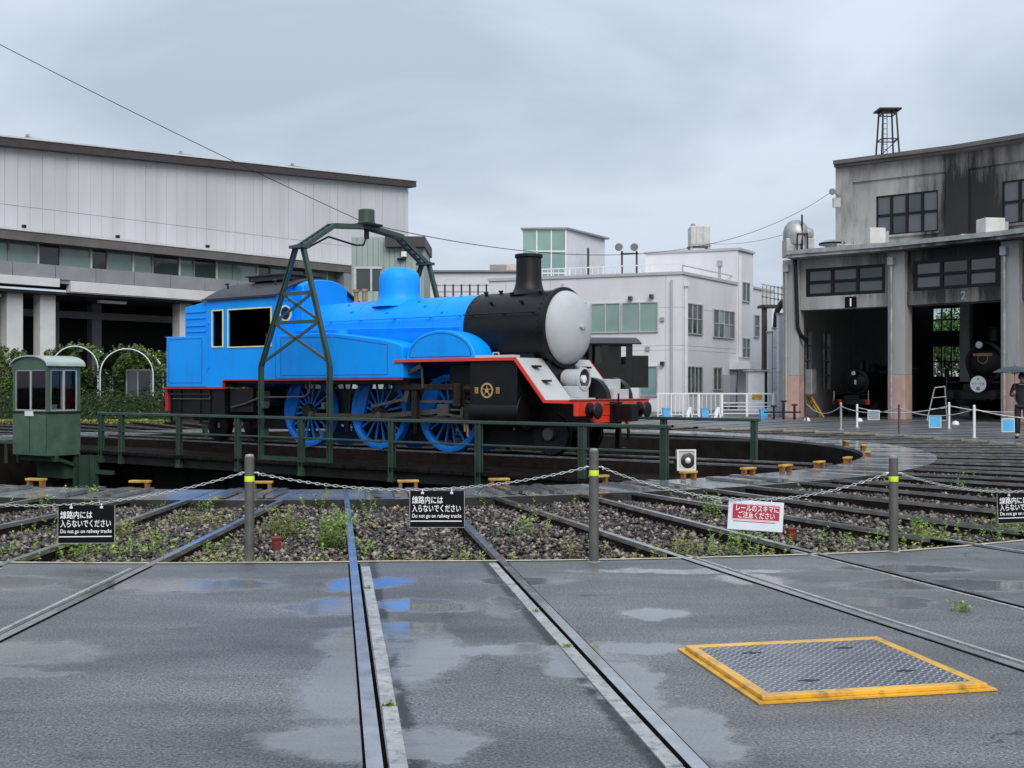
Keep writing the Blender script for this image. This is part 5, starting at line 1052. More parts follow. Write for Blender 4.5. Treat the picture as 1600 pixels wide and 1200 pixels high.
for b in range(3):
    P, u, L = segm(RHW, PH[b], PH[b+1]); e0, e1 = .365, L-.365
    MB().fbox(P, u, e0, e1, -.30, .10, 4.64, 5.20).build('lintel', 'roundhouse_concrete', RH, bevel=.02)
    m = MB(); m.fbox(P, u, e0, e1, -.3, .02, 6.42, 6.84); m.fbox(P, u, e0, e0+.22, -.3, .05, 5.20, 6.42); m.fbox(P, u, e1-.22, e1, -.3, .05, 5.20, 6.42); m.build('window_wall', 'roundhouse_concrete', RH)
    rpane(P, u, e0+.30, e1-.30, 5.28, 6.36, 3, 2, ('pane_grey', 'pane_dark', 'pane_grey') if b == 0 else ('pane_grey', 'pane_black', 'pane_grey', 'pane_black'), RH, .13)
    if b == 0:
        s = sline(P, u, 1331)
        pl = MB().fbox(P, u, s-.25, s+.25, .102, .125, 4.66, 5.12).build('number_plate', 'sign_black', RH)
        n = (u[1], -u[0]); lettering('1', .46, 'sign_white', pl, (P[0]+u[0]*s+n[0]*.128, P[1]+u[1]*s+n[1]*.128, 4.73), (R_(90), 0, math.atan2(u[1], u[0])), 'number', 'CENTER', bold=.012)
    elif b == 1:
        s = sline(P, u, 1507); n = (u[1], -u[0]); lettering('2', .46, 'sign_grey', RH, (P[0]+u[0]*s+n[0]*.103, P[1]+u[1]*s+n[1]*.103, 4.76), (R_(90), 0, math.atan2(u[1], u[0])), 'number', 'CENTER', bold=.008)
    m = MB(); wedge(m, RHW-.95, RBK, PH[b], PH[b+1], 6.85, 7.06); CN2 = m.build('roof_slab', 'roundhouse_concrete', RH)
    m = MB(); wedge(m, RHW-1.02, RHW-.90, PH[b], PH[b+1], 6.98, 7.16); m.build('gutter', 'galv', CN2); m = MB(); wedge(m, RHW-.9, RC-.4, PH[b], PH[b+1], 7.061, 7.12); m.build('roof_skin', 'museum_white', CN2)
    # clerestory
    P, u, L = segm(RC, PH[b], PH[b+1]); 
    w0, w1 = ((sline(P, u, 1369), sline(P, u, 1466)) if b == 0 else (1.75, L-1.15) if b == 1 else (1.6, L-1.5))
    if b == 1: w0 = sline(P, u, 1566); w1 = w0+3.0
    m = MB(); z0, z1 = 8.42, 10.28
    m.fbox(P, u, 0, w0, -.35, 0, 7.06, 11.05); m.fbox(P, u, w1, L, -.35, 0, 7.06, 11.05); m.fbox(P, u, w0, w1, -.35, 0, 7.06, z0); m.fbox(P, u, w0, w1, -.35, 0, z1, 11.05); m.build('upper_wall', 'roundhouse_concrete', RH)
    MB().fbox(P, u, .52, L-.52, -.35, .10, 11.05, 11.80).build('frieze', 'roundhouse_concrete', RH); MB().fbox(P, u, w0-.1, w1+.1, -.05, .12, z0-.12, z0-.02).build('sill', 'roundhouse_concrete', RH)
    rpane(P, u, w0, w1, z0, z1, 4, 2, ('pane_grey', 'pane_dark', 'pane_grey'), RH, .12, -.05)
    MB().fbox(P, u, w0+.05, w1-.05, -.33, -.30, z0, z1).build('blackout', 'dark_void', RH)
    m = MB(); wedge(m, RC-.5, 46, PH[b], PH[b+1], 11.80, 11.92); wedge(m, RC-.65, 46.2, PH[b], PH[b+1], 11.92, 12.10); m.build('upper_roof', 'museum_brown_pale', RH)
    m = MB(); wedge(m, 45.6, 46, PH[b], PH[b+1], 7.06, 11.80); m.build('upper_back_wall', 'roundhouse_concrete', RH)
for i, a in enumerate(PH):
    o = MB().box(-.5 if i else -.8, .5 if i else .02, -.3, .20, 7.06, 11.798).build('pilaster', 'roundhouse_concrete', RH); o.location = (*pol(RC, a), 0); o.rotation_euler = (0, 0, R_(a))
# end wall with two tall windows, back wall with openings, added closing wall out of view
P, u = pol(RHW, PH[0]+.65), (math.sin(R_(PH[0]+.65)), -math.cos(R_(PH[0]+.65)))
m = MB(); z0, z1 = 1.2, 3.9; cut = [(.4, 1.9), (3.2, 4.2), (5.6, 6.6), (9, 22)]
for a, b in ((.38, 1.95), (3.1, 4.55), (5.9, 22)): m.fbox(P, u, a, b, -.12, .12, 0, 6.85)
for a, b in ((1.95, 3.1), (4.55, 5.9)): m.fbox(P, u, a, b, -.12, .12, 0, z0); m.fbox(P, u, a, b, -.12, .12, z1, 6.85)
m.build('end_wall', 'pillar_grey', RH)
P2 = pol(RHW, PH[0]-.25); m = MB(); m.fbox(P2, u, RC-RHW+.1, 18, -.12, .05, 7.06, 11.80); m.build('upper_end_wall', 'pillar_grey', RH)
for a, b in ((1.95, 3.1), (4.55, 5.9)): rpane(P, u, a, b, z0, z1, 2, 4, ('pane_clear',), RH, .07, .05, 'galv')
P, u, L = segm(RBK, PH[0]+.7, PH[1]); wa_, wb_ = sline(P, u, 1457), sline(P, u, 1501)
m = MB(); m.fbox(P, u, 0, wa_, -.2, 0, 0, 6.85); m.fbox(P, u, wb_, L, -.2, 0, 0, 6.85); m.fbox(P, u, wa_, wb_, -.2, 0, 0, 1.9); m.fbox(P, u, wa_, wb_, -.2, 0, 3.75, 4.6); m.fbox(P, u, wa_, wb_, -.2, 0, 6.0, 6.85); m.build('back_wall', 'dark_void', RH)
for z0, z1 in ((1.9, 3.75), (4.6, 6.0)): rpane(P, u, wa_, wb_, z0, z1, 3, 2, ('pane_clear',), RH, .08, -.04)
for b in (1, 2):
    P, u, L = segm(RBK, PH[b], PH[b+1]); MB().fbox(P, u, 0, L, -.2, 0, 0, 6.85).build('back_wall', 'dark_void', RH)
P, u = pol(RHW, PH[3]-.65), (math.sin(R_(PH[3]-.65)), -math.cos(R_(PH[3]-.65))); MB().fbox(P, u, .3, 22, -.1, .1, 0, 6.85).build('end_wall', 'dark_void', RH)  # unseen wall added to block light from the right and keep stalls dark
for a in PH[1:3]:
    for r in (35, 42):
        o = MB().box(-.22, .22, -.22, .22, 0, 6.85).build('inner_column', 'pillar_grey', RH); o.location = (*pol(r, a), 0); o.rotation_euler = (0, 0, R_(a))
m = MB(); P = pol(31.5, PH[1]); Q = pol(31.5, PH[0]); m.bar((*P, 5.0), (*Q, 5.0), .25, .3); P = pol(31.5, PH[2]); Q = pol(31.5, PH[1]); m.bar((*P, 5.0), (*Q, 5.0), .25, .3); m.build('cross_beam', 'pillar_grey', RH)
c = pol(RHW, PH[0]); m = MB(); m.path([(c[0]-.05, c[1]-.45, 6.8), (c[0]-.02, c[1]-.5, 6.2), (c[0]+.05, c[1]-.52, 3.9), (c[0]+.2, c[1]-.5, 3.55), (c[0]+.5, c[1]-.3, 3.3)], .085, 8); m.build('cable_duct', 'loco_black', RH, smooth=60)
# rooftop equipment on the low roof
def roofthing(px, Y): return (wx(px, Y), Y, 7.12)
t = thing('roof_ventilator', 'big round galvanised cowl ventilator at the left end of the low roof', 'ventilator', roofthing(1247, 50)); 
MB().box(-.62, .62, -.4, .4, 0, wz(374, 50)-7.12).build('base', 'galv', t, bevel=.02); zc = wz(364, 50)-7.12
m = MB(); m.lathe([(.50, -.55), (.56, -.2), (.56, 0), (.50, .26), (.36, .46), (.18, .56), (0, .58)], 24, (-.1, 0, zc)); m.lathe([(.3, 0), (.34, .5), (.22, .75), (0, .8)], 20, (-.1, 0, zc-.05), 'x'); m.build('cowl', 'galv', t, smooth=50)
m = MB(); m.tube((.05, -.5, 0), (.05, -.5, wz(338, 50)-7.12), .04, 8); m.box(-.2, .3, -.6, -.5, .1, .15); m.box(-.2, -.15, -.6, -.5, .1, 1.0); m.box(.25, .3, -.6, -.5, .1, 1.0); m.box(-.2, .3, -.6, -.5, .95, 1.0); m.build('bracket', 'loco_black', t)
t = thing('mushroom_vent', 'dark-capped mushroom vent beside the upper wall on the low roof', 'ventilator', roofthing(1300, 51)); m = MB(); m.lathe([(.30, 0), (.30, .62), (.42, .64), (.55, .70), (.56, .76), (.3, .88), (0, .92)], 20); m.build('body', 'galv', t, smooth=40)
m = MB(); m.lathe([(.57, .68), (.59, .74), (.57, .77)], 20); m.build('rim', 'loco_black', t)
for px, py0, py1, Y, lb, w_ in ((1366, 360, 382, 48.5, 'square grey air conditioner box left of centre on the low roof', .36), (1548, 345, 366, 44.5, 'larger pale air conditioner box at the right on the low roof', .42)):
    t = thing('air_conditioner', lb, 'air conditioner', roofthing(px, Y), .15); zb0 = max(.12, wz(py1, Y)-7.12); MB().box(-w_, w_, -.35, .35, zb0, wz(py0, Y)-7.12+.08).build('case', 'ac_box', t, bevel=.03); MB().box(-w_-.1, w_+.2, -.3, .3, 0, zb0).build('stand', 'galv', t); MB().box(w_+.002, w_+.16, -.3, .3, zb0+.02, wz(py0, Y)-7.18).build('side_unit', 'galv', t)
t = thing('roof_pipes', 'cluster of short pipes and valves on the low roof beside the ventilators', 'pipes', roofthing(1320, 49.5)); m = MB()
for x, h in ((-.3, .55), (-.1, .75), (.1, .5), (.35, .85), (.9, .45), (2.6, .4), (3.0, .5), (3.3, .35)): m.tube((x, 0, 0), (x, 0, h), .05, 8)
m.path([(-.3, 0, .5), (.35, 0, .5)], .04); m.path([(2.6, 0, .35), (3.3, 0, .35)], .04); m.build('pipe', 'galv', t, smooth=50); MB().box(.75, 1.05, -.2, .2, 0, .35).build('valve_box', 'brass_dull', t)
t = thing('roof_crate', 'small orange-brown box at the front edge of the low roof', 'box', roofthing(1520, 45)); MB().box(-.22, .22, -.15, .15, 0, .36).build('body', 'rust_orange', t, bevel=.01); MB().box(-.5, -.25, -.15, .15, 0, .34).build('lid_box', 'white_paint', t, bevel=.01)
# ladder tower on the upper roof
Y = 57; t = thing('roof_tower', 'black steel ladder tower standing on the upper roof of the roundhouse', 'tower', (wx(1387, Y), Y, 12.10)); ht = wz(174, Y)-12.10; m = MB(); b0, b1 = .5, .33
cs = [(-1, -1), (1, -1), (1, 1), (-1, 1)]
for x, y in cs: m.bar((x*b0, y*b0, 0), (x*b1, y*b1, ht), .07, .07)
m.build('leg', 'loco_black', t); m = MB()
for k in (.3, .55, .95):
    r = b0+(b1-b0)*k
    for (a, b) in zip(cs, cs[1:]+cs[:1]): m.bar((a[0]*r, a[1]*r, ht*k), (b[0]*r, b[1]*r, ht*k), .05, .05)
m.bar((-b0*.9, -b0*.9, ht*.3), (b0*.85, -b0*.85, ht*.55), .04, .04); m.build('brace', 'loco_black', t)
m = MB(); m.box(-.56, .56, -.5, .5, ht, ht+.09); m.build('platform', 'loco_black', t); m = MB()
for x in (-.36, -.16): m.bar((x, -.42, 0), (x*.9, -.36, ht), .03, .03)
for i in range(12): m.bar((-.36, -.41, .2+i*.26), (-.16, -.41, .2+i*.26), .025, .025)
m.build('ladder', 'loco_black', t)
# corner lamp and insulator
t = thing('corner_lamp', 'small floodlight and insulator bracket on the upper wall corner', 'floodlight', (wx(1306, 53), 53.2, wz(300, 53))); m = MB(); m.tube((-.2, -.3, 0), (-.05, -.1, .05), .16, 12, .1); m.box(-.1, .25, -.15, .0, -.7, -.25); m.bar((0, 0, 0), (.3, .3, -.1), .05, .05); m.build('lamp', 'galv', t, smooth=40)

# engines inside the stalls
def face_centre(r, ph): p = pol(r, ph); return (*p, 0), math.atan2(math.cos(R_(ph)), -math.sin(R_(ph)))
l, r = face_centre(31.2, 143.0); e1 = black_loco('small black locomotive with red beam ends inside stall one', l, r, 0, True); e1.scale = (.68, .68, .66)
m = MB(); m.box(.2, .225, -.06, .06, 2.2, 2.5); m.build('number_plate', 'white_paint', e1)
l, r = face_centre(30.7, 132.2); e2 = black_loco('large black locomotive with white round headboard inside stall two', l, r, 1)
m = MB(); m.lathe([(.19, .19), (.22, .19), (.22, .215), (.19, .215), (.19, .19)], 24, (0, 0, 2.50), 'x'); m.box(.2, .23, -.40, .40, 2.60, 2.72); m.build('door_plate', 'brass_dull', e2)
t = thing('headboard', 'white round headboard with small dark marks on the front of the stall-two engine', 'sign', l, r); p = m = MB(); m.lathe([(0, 1.13), (.33, 1.13), (.33, 1.16), (0, 1.16)], 32, (0, .25, 1.45), 'x'); m.build('disc', 'sign_white', t)
m = MB(); m.box(1.161, 1.166, .18, .32, 1.20, 1.34); m.box(1.161, 1.166, .22, .29, 1.62, 1.69); m.box(1.161, 1.166, .01, .07, 1.42, 1.5); m.box(1.161, 1.166, .43, .49, 1.42, 1.5); m.box(1.161, 1.166, .13, .37, 1.46, 1.475); m.box(1.161, 1.166, .13, .15, 1.40, 1.52); m.box(1.161, 1.166, .35, .37, 1.40, 1.52); m.build('marks', 'sign_grey', t)
e3 = black_loco('black locomotive with its cab behind the blue engine\'s front, near the office', (wx(1001, 50)-9.0, 50.8, 0), math.pi+.12, 0)
MB().box(-9.35, -8.62, -1.25, 1.25, 1.3, 2.75).build('bunker', 'loco_black', e3)
# stall furniture
t = thing('wheel_trolley', 'yellow hand trolley leaning inside the left end of stall one', 'trolley', (*pol(29.5, 145.2), 0), 0); m = MB(); m.bar((-.3, 0, .9), (.25, 0, 0), .16, .08); m.bar((-.3, .5, .9), (.25, .5, 0), .16, .08); m.bar((-.1, 0, .6), (-.1, .5, .6), .06, .06); m.bar((.15, 0, .2), (.15, .5, .2), .06, .06); m.build('frame', 'yellow', t)
t = thing('rack_frame', 'leaning grey pipe frame beside the engine in stall two', 'rack', (wx(1466, 44.5), 44.5, 0), 0); m = MB(); m.path([(-.45, 0, 0), (-.1, .1, 1.3), (.3, .1, 1.35), (.35, 0, 0), (-.45, 0, 0.02)], .025); m.path([(-.33, 0, .45), (.34, 0, .5)], .02); m.path([(-.2, 0, .9), (.32, 0, .95)], .02); m.build('tube', 'galv', t)
t = thing('control_locker', 'grey electrical locker on the end wall inside stall one', 'locker', (*pol(29.2, 145.6), 1.0), R_(56)); MB().box(-.3, .3, -.15, .15, 0, 1.1).build('case', 'galv', t, bevel=.02); MB().box(-.26, .26, -.165, -.151, .04, 1.06).build('door', 'galv', t)

# ============================================================ white fence and bits before the office
Yc = 50.5
t = thing('white_fence', 'white tubular steel fence in front of the grey office', 'fence', (wx(1120, Yc), Yc, 0)); c_ = wx(1120, Yc)
for px in (1028, 1049, 1067, 1092, 1128, 1167, 1208): MB().box(wx(px, Yc)-c_-(.05 if px in (1128, 1092, 1167, 1208) else .025), wx(px, Yc)-c_+(.05 if px in (1128, 1092, 1167, 1208) else .025), -.04, .04, 0, 1.06).build('post', 'white_paint', t)
m = MB(); m.box(wx(1026, Yc)-c_, wx(1212, Yc)-c_, -.03, .03, 1.0, 1.06); m.build('top_rail', 'white_paint', t)
for z in (.12, .28, .44, .60): MB().box(wx(1130, Yc)-c_, wx(1212, Yc)-c_, -.02, .02, z, z+.035).build('bar', 'white_paint', t)
for px in range(1034, 1128, 7): MB().box(wx(px, Yc)-c_-.012, wx(px, Yc)-c_+.012, -.012, .012, .1, 1.0).build('baluster', 'white_paint', t)
MB().box(wx(1026, Yc)-c_, wx(1128, Yc)-c_, -.02, .02, .08, .12).build('bar', 'white_paint', t)
for px, Y, lb in ((1041, 48, 'blue bin behind the red buffer beam, leftmost of three by the fence'), (1101, 48, 'blue bin at the middle of the white fence'), (1193, 46.5, 'small blue bin at the right end of the white fence')):
    t = thing('blue_bin', lb, 'bin', (wx(px, Y), Y, 0), 0, 'blue bins by the white fence'); m = MB(); m.prism([(-.13, 0), (.13, 0), (.17, .4), (-.17, .4)], -.16, .16); m.build('body', 'sign_blue', t, bevel=.01); MB().box(-.185, .185, -.18, .18, .4, .43).build('rim', 'sign_blue', t)
for px, lb in ((1075, 'white A-shaped barrier stand between the left and middle blue bins'), (1119, 'white A-shaped barrier stand right of the middle blue bin')):
    Y = 45.5; t = thing('barrier_stand', lb, 'barrier', (wx(px, Y), Y, 0), .2, 'white barrier stands'); m = MB(); m.bar((-.14, -.2, 0), (.1, 0, .5), .13, .05); m.bar((-.14, .2, 0), (.1, 0, .5), .13, .05); m.bar((.1, 0, .46), (.18, 0, 0), .1, .05); m.build('leg', 'white_paint', t); MB().bar((-.1, -.18, .2), (-.1, .18, .2), .05, .05).build('tie', 'white_paint', t)
t = thing('notice_cabinet', 'pale blue-white cabinet with small yellow label behind the white fence', 'cabinet', (wx(1182, 51.5), 51.5, 0)); MB().box(-.38, .38, 0, .5, .05, 2.05).build('case', 'far_white', t, bevel=.02); MB().box(-.48, .6, -.1, .6, 2.05, 2.12).build('top', 'galv', t); MB().box(-.2, .25, -.012, -.002, .75, 1.0).build('label_plate', 'yellow', t); MB().box(.42, .5, 0, .1, 0, 2.05).build('frame_post', 'loco_black', t)
t = thing('valve_stand', 'cluster of rusty valves and pipes at the foot of the roundhouse corner', 'valve', (wx(1228, 46), 46, 0)); m = MB()
for x, h in ((-.5, .55), (-.1, .75), (.35, .6)): m.tube((x, 0, 0), (x, 0, h), .05, 8); m.tube((x-.12, 0, h), (x+.12, 0, h), .04, 8)
m.path([(-.9, 0, .3), (.6, 0, .3)], .04); m.build('pipe', 'greasy', t, smooth=50)

# rope posts on the roundhouse apron
FP = [((11.09, 42.2), .80, 'steel'), ((10.22, 34.8), .82, 'chain'), ((11.37, 36.9), .74, 'white_paint'), ((10.75, 31.1), .84, 'post_grey'), ((13.97, 35.8), .82, 'white_paint'), ((12.05, 29.2), .84, 'white_paint')]
NMS = ['grey rope post by the roundhouse corner pillar', 'grey rope post left of the stall-one engine', 'short white rope post under the stall-one engine', 'dark rope post before the middle pillar', 'white rope post left of the round headboard, farther one', 'tall white rope post right of the headboard, nearest the rails']
for (p, h, mt), lb in zip(FP, NMS):
    t = thing('rope_post', lb, 'post', (*p, 0), 0, 'rope posts on the apron'); MB().tube((0, 0, 0), (0, 0, h), .034, 12).build('tube', mt, t, smooth=40); MB().tube((0, 0, h), (0, 0, h+.03), .04, 12, .02).build('cap', mt, t, smooth=40); MB().tube((0, 0, 0), (0, 0, .02), .1, 16).build('foot', 'galv', t, smooth=40)
def rope(a, b, sag, lb):
    n = 14; pts = [Vector(a).lerp(Vector(b), i/n)+Vector((0, 0, -sag*4*(i/n)*(1-i/n))) for i in range(n+1)]; m = MB(); m.path(pts, .014, 6); tag(m.build('barrier_chain', 'chain', None, smooth=60), lb, 'chain', 'chains on the apron'); return pts
top = lambda i: (*FP[i][0], FP[i][1]-.08)
rope(top(1), top(3), .17, 'thin chain between the two posts before stall one'); rope(top(3), top(5), .2, 'thin chain from the dark post to the tall white post'); rope(top(2), top(4), .2, 'far thin chain across the mouth of stall one and two'); rope(top(0), top(1), .3, 'thin chain from the corner pillar towards stall one'); rope(top(5), (15.2, 28.0, .76), .24, 'thin chain leading right past the person'); rope(top(4), (17.0, 34.6, .75), .2, 'far thin chain leading right under the headboard')
for px, py, Y, w_, h_, mt, lb in ((1461, 650, 33.5, .34, .33, 'sign_blue', 'light blue square card hanging on the apron chain left of the tall white post'), (1575, 655, 28.6, .30, .31, 'sign_blue', 'light blue square card hanging on the chain beside the person'), (1365, 642, 33.3, .32, .25, 'sign_grey', 'dull grey card hanging on the chain under the stall-one engine')):
    t = thing('hanging_card', lb, 'sign', (wx(px, Y), Y, wz(py, Y)), .05, 'cards on the apron chains'); MB().box(-w_/2, w_/2, -.006, .006, -h_, 0).build('board', mt, t); m = MB(); k = .02; m.box(-w_/2-k, w_/2+k, -.004, .004, -h_-k, -h_); m.box(-w_/2-k, w_/2+k, -.004, .004, 0, k); m.box(-w_/2-k, -w_/2, -.004, .004, -h_, 0); m.box(w_/2, w_/2+k, -.004, .004, -h_, 0); m.build('border', 'sign_pale', t)
for px, py, lb in ((1261, 658, 'small white floor lamp by the corner pillar'), (1343, 659, 'small white floor lamp under the stall-one engine'), (1493, 664, 'small white floor lamp right of the blue card')):
    Y = FPX*CAMH/(py-604); t = thing('floor_lamp', lb, 'lamp', (wx(px, Y), Y, 0), 0, 'floor lamps on the apron'); m = MB(); m.lathe([(.12, 0), (.12, .05), (.09, .12), (0, .15)], 14); m.build('body', 'white_paint', t, smooth=40); MB().tube((0, 0, 0), (0, 0, .02), .16, 14).build('base', 'galv', t)

# ============================================================ person under an umbrella
def skin(name, pts, edges, rad, mat, parent, root=0, sub=2):
    me = bpy.data.meshes.new(name); me.from_pydata(pts, edges, []); o = bpy.data.objects.new(name, me); col.objects.link(o); o.parent = parent
    sk = o.modifiers.new('skin', 'SKIN'); sk.use_smooth_shade = True
    bpy.context.view_layer.update()
    for i, v in enumerate(me.skin_vertices[0].data): v.radius = rad[i] if isinstance(rad[i], tuple) else (rad[i], rad[i]); v.use_root = (i == root)
    s = o.modifiers.new('sub', 'SUBSURF'); s.levels = s.render_levels = sub
    me.materials.append(MATS[mat]); return o
Yp = 29.2; pr_ = thing('person', 'person in dark navy clothes standing under an umbrella at the right edge', 'person', (wx(1597, Yp), Yp, 0), R_(-35))
pts = [(0, 0, .90), (0, 0, 1.10), (0, 0, 1.30), (0, 0, 1.42), (0, -.01, 1.50), (0, -.02, 1.60), (0, -.01, 1.66), (-.19, 0, 1.36), (-.25, -.04, 1.12), (-.17, -.24, 1.15), (-.13, -.30, 1.20), (.19, 0, 1.36), (.24, .0, 1.10), (.23, -.10, .87), (.23, -.13, .80), (-.10, 0, .85), (-.11, -.01, .47), (-.11, .02, .09), (-.12, -.13, .04), (.10, 0, .85), (.12, -.02, .47), (.13, .03, .09), (.15, -.12, .04)]
ed = [(0, 1), (1, 2), (2, 3), (3, 4), (4, 5), (5, 6), (2, 7), (7, 8), (8, 9), (9, 10), (2, 11), (11, 12), (12, 13), (13, 14), (0, 15), (15, 16), (16, 17), (17, 18), (0, 19), (19, 20), (20, 21), (21, 22)]
rd = [(.15, .11), (.14, .105), (.16, .11), .07, .052, (.078, .092), (.06, .075), .065, .048, .038, .035, .065, .048, .038, .035, .09, .062, .045, .04, .09, .062, .045, .04]
body = skin('body', pts, ed, rd, 'skin', pr_)
skin('jacket', [(0, 0, .80), (0, 0, 1.08), (0, 0, 1.30), (0, 0, 1.42), (-.19, 0, 1.36), (-.25, -.04, 1.12), (-.175, -.22, 1.145), (.19, 0, 1.36), (.24, 0, 1.10), (.232, -.09, .90)], [(0, 1), (1, 2), (2, 3), (2, 4), (4, 5), (5, 6), (2, 7), (7, 8), (8, 9)], [(.185, .14), (.175, .135), (.185, .135), (.085, .08), .085, .066, .055, .085, .066, .055], 'navy', pr_)
skin('trousers', [(0, 0, .92), (-.10, 0, .83), (-.11, -.01, .47), (-.11, .02, .10), (.10, 0, .83), (.12, -.02, .47), (.13, .03, .10)], [(0, 1), (1, 2), (2, 3), (0, 4), (4, 5), (5, 6)], [(.15, .115), .105, .08, .065, .105, .08, .065], 'navy', pr_)
skin('shoes', [(-.11, .04, .05), (-.125, -.15, .035)], [(0, 1)], [.055, .045], 'navy_boots', pr_); skin('shoes', [(.13, .05, .05), (.155, -.14, .035)], [(0, 1)], [.055, .045], 'navy_boots', pr_)
m = MB(); m.lathe([(.0, .118), (.06, .105), (.092, .06), (.10, .0), (.092, -.05)], 20, (0, .015, 1.60), sy=1.15); m.build('hair', 'hair', pr_, smooth=60)
m = MB(); m.tube((0, -.115, 1.60), (0, -.135, 1.585), .014, 8, .02); m.build('nose', 'skin', pr_, smooth=60); m = MB(); m.box(-.045, -.022, -.108, -.100, 1.615, 1.625); m.build('eye', 'hair', pr_); MB().box(.022, .045, -.108, -.100, 1.615, 1.625).build('eye', 'hair', pr_)
m = MB()
for i, (dx, dz) in enumerate(((-.012, .03), (-.004, .012), (.0, -.006), (.0, -.022))): m.path([(-.145+dx, -.315, 1.21+dz), (-.125+dx, -.345, 1.205+dz), (-.10+dx, -.33, 1.20+dz), (-.105+dx, -.305, 1.20+dz)], .0095, 6)
m.path([(-.15, -.30, 1.22), (-.115, -.30, 1.245), (-.10, -.32, 1.24)], .0105, 6); m.build('fingers', 'skin', pr_, smooth=60)
m = MB()
for k, (dy, ln) in enumerate(((-.03, .085), (-.01, .095), (.01, .09), (.03, .075))): m.path([(.23, -.13+dy, .80), (.225, -.14+dy, .80-ln*.55), (.21, -.145+dy, .80-ln)], .009, 6)
m.path([(.22, -.16, .82), (.20, -.19, .775)], .0105, 6); m.build('fingers', 'skin', pr_, smooth=60)
um = thing('umbrella', 'dark teal open umbrella held by the person at the right edge', 'umbrella', (wx(1597, Yp), Yp, 0), R_(-35)); m = MB(); ux, uy, uz = -.115, -.32, 1.88; n = 8; vs = []; 
for j, (r, dz) in enumerate(((0.02, 0), (.22, -.03), (.42, -.09), (.56, -.17))):
    for i in range(n*2):
        a = math.pi*i/n; rr = r*(1 if i % 2 == 0 else .955); vs.append((ux+rr*math.cos(a), uy+rr*math.sin(a), uz+dz+(0 if i % 2 == 0 else .012*j/3)))
k = n*2; m.add(vs, [(j*k+i, j*k+(i+1) % k, (j+1)*k+(i+1) % k, (j+1)*k+i) for j in range(3) for i in range(k)]); m.build('canopy', 'umbrella_cloth', um, smooth=60)
m = MB(); m.tube((ux, uy, 1.05), (ux, uy, 1.96), .008, 8); m.tube((ux, uy, 1.02), (ux, uy, 1.16), .016, 8); m.build('shaft', 'steel', um); m = MB()
for i in range(n): a = 2*math.pi*i/n; m.tube((ux, uy, uz-.22), (ux+.30*math.cos(a), uy+.30*math.sin(a), uz-.06), .004, 5)
m.build('rib', 'steel', um)
# ============================================================ green things at the back left
def box_sampler(x0, x1, y0, y1, z0, z1, wob=.12):
    def f(n):
        P = np.stack([rng.uniform(x0, x1, n), rng.uniform(y0, y1, n), rng.uniform(z0, z1, n)], 1)
        top = z1+wob*(np.sin(P[:, 0]*2.1)+np.sin(P[:, 0]*5.3+1)+.6*np.sin(P[:, 0]*11.7))-2*wob
        keep = P[:, 2] < top; P = P[keep]
        sh = rng.uniform(size=len(P)) < .7                   # most leaves sit on the faces
        P[sh, 1] = y0+rng.exponential(.06, sh.sum()); return P
    return f
Yh = 45.5; hd = thing('hedge', 'clipped dark green hedge behind the control cabin', 'hedge', (wx(120, Yh), Yh, 0)); c_ = wx(120, Yh)
MB().box(wx(-110, Yh)-c_, wx(275, Yh)-c_, .15, .9, -.1, .95).build('twigs', 'leaf_hedge', hd); leaves(9000, box_sampler(wx(-110, Yh)-c_, wx(275, Yh)-c_, 0, 1, -.05, 1.30, .05), .05, 'foliage', 'leaf_hedge', hd)
gs = leaves(5000, box_sampler(wx(-110, Yh), wx(275, Yh), Yh-1.6, Yh-.2, ZB, ZB+.16, .0), .05, 'grass', 'leaf_dry'); tag(gs, 'strip of dry yellow-green grass along the foot of the hedge', 'grass'); gs['kind'] = 'stuff'
# barrel-roofed arbours overgrown with climbers
def arbour(px0, px1, pyt, Y, lb, door):
    cx = wx((px0+px1)/2, Y); rr = wx(px1, Y)-cx; zt_ = wz(pyt, Y); t = thing('arched_arbour', lb, 'arbour', (cx, Y, 0), .12, 'arched arbours behind the hedge')
    zs_ = zt_-rr; n = 20
    for y in (0, 2.2):
        p = [(-rr, y, 0), (-rr, y, zs_)]+[(-rr*math.cos(math.pi*i/n), y, zs_+rr*math.sin(math.pi*i/n)) for i in range(1, n)]+[(rr, y, zs_), (rr, y, 0)]
        m = MB(); m.path(p, .024, 8); m.build('hoop', 'white_paint', t, smooth=60)
    p0 = [(-rr*.985*math.cos(math.pi*i/n), zs_+rr*.985*math.sin(math.pi*i/n)) for i in range(n+1)]; m = MB(); m.prism(p0+[(a*.985, b-.015) for a, b in p0[::-1]], .05, 2.15); m.build('canopy', 'pane_clear', t, smooth=40)
    if door:
        m = MB()
        for x in (-.5, -.02, .55): m.box(x-.03, x+.03, 2.3, 2.36, .5, 2.1)
        m.box(-.5, .55, 2.3, 2.36, 2.05, 2.11); m.box(-.6, .8, 2.2, 2.3, .45, .52); m.build('door_frame', 'galv', t); MB().box(.0, .52, 2.34, 2.35, .52, 2.05).build('door_pane', 'pane_dark', t); MB().box(-.48, -.03, 2.34, 2.35, .52, 2.05).build('door_pane', 'pane_grey', t)
    def f(k):
        a = np.clip(rng.normal(.62, .30, k), 0, 1)*math.pi; y = rng.uniform(0, 2.3, k); q_ = rr*(1+rng.exponential(.05, k)); P = np.stack([-q_*np.cos(a), y, zs_+q_*np.sin(a)], 1); return P[(np.sin(y*3+a*5)+np.sin(a*11+px0)) > .15]
    leaves(2600, f, .07, 'climber', 'leaf_vine', t)
    def f2(k): return np.stack([rng.choice([-1, 1], k)*rr+rng.normal(0, .10, k), rng.uniform(0, 2.2, k), rng.uniform(0, zs_+.2, k)], 1)
    leaves(1200, f2, .07, 'climber', 'leaf_hedge', t)
    return t
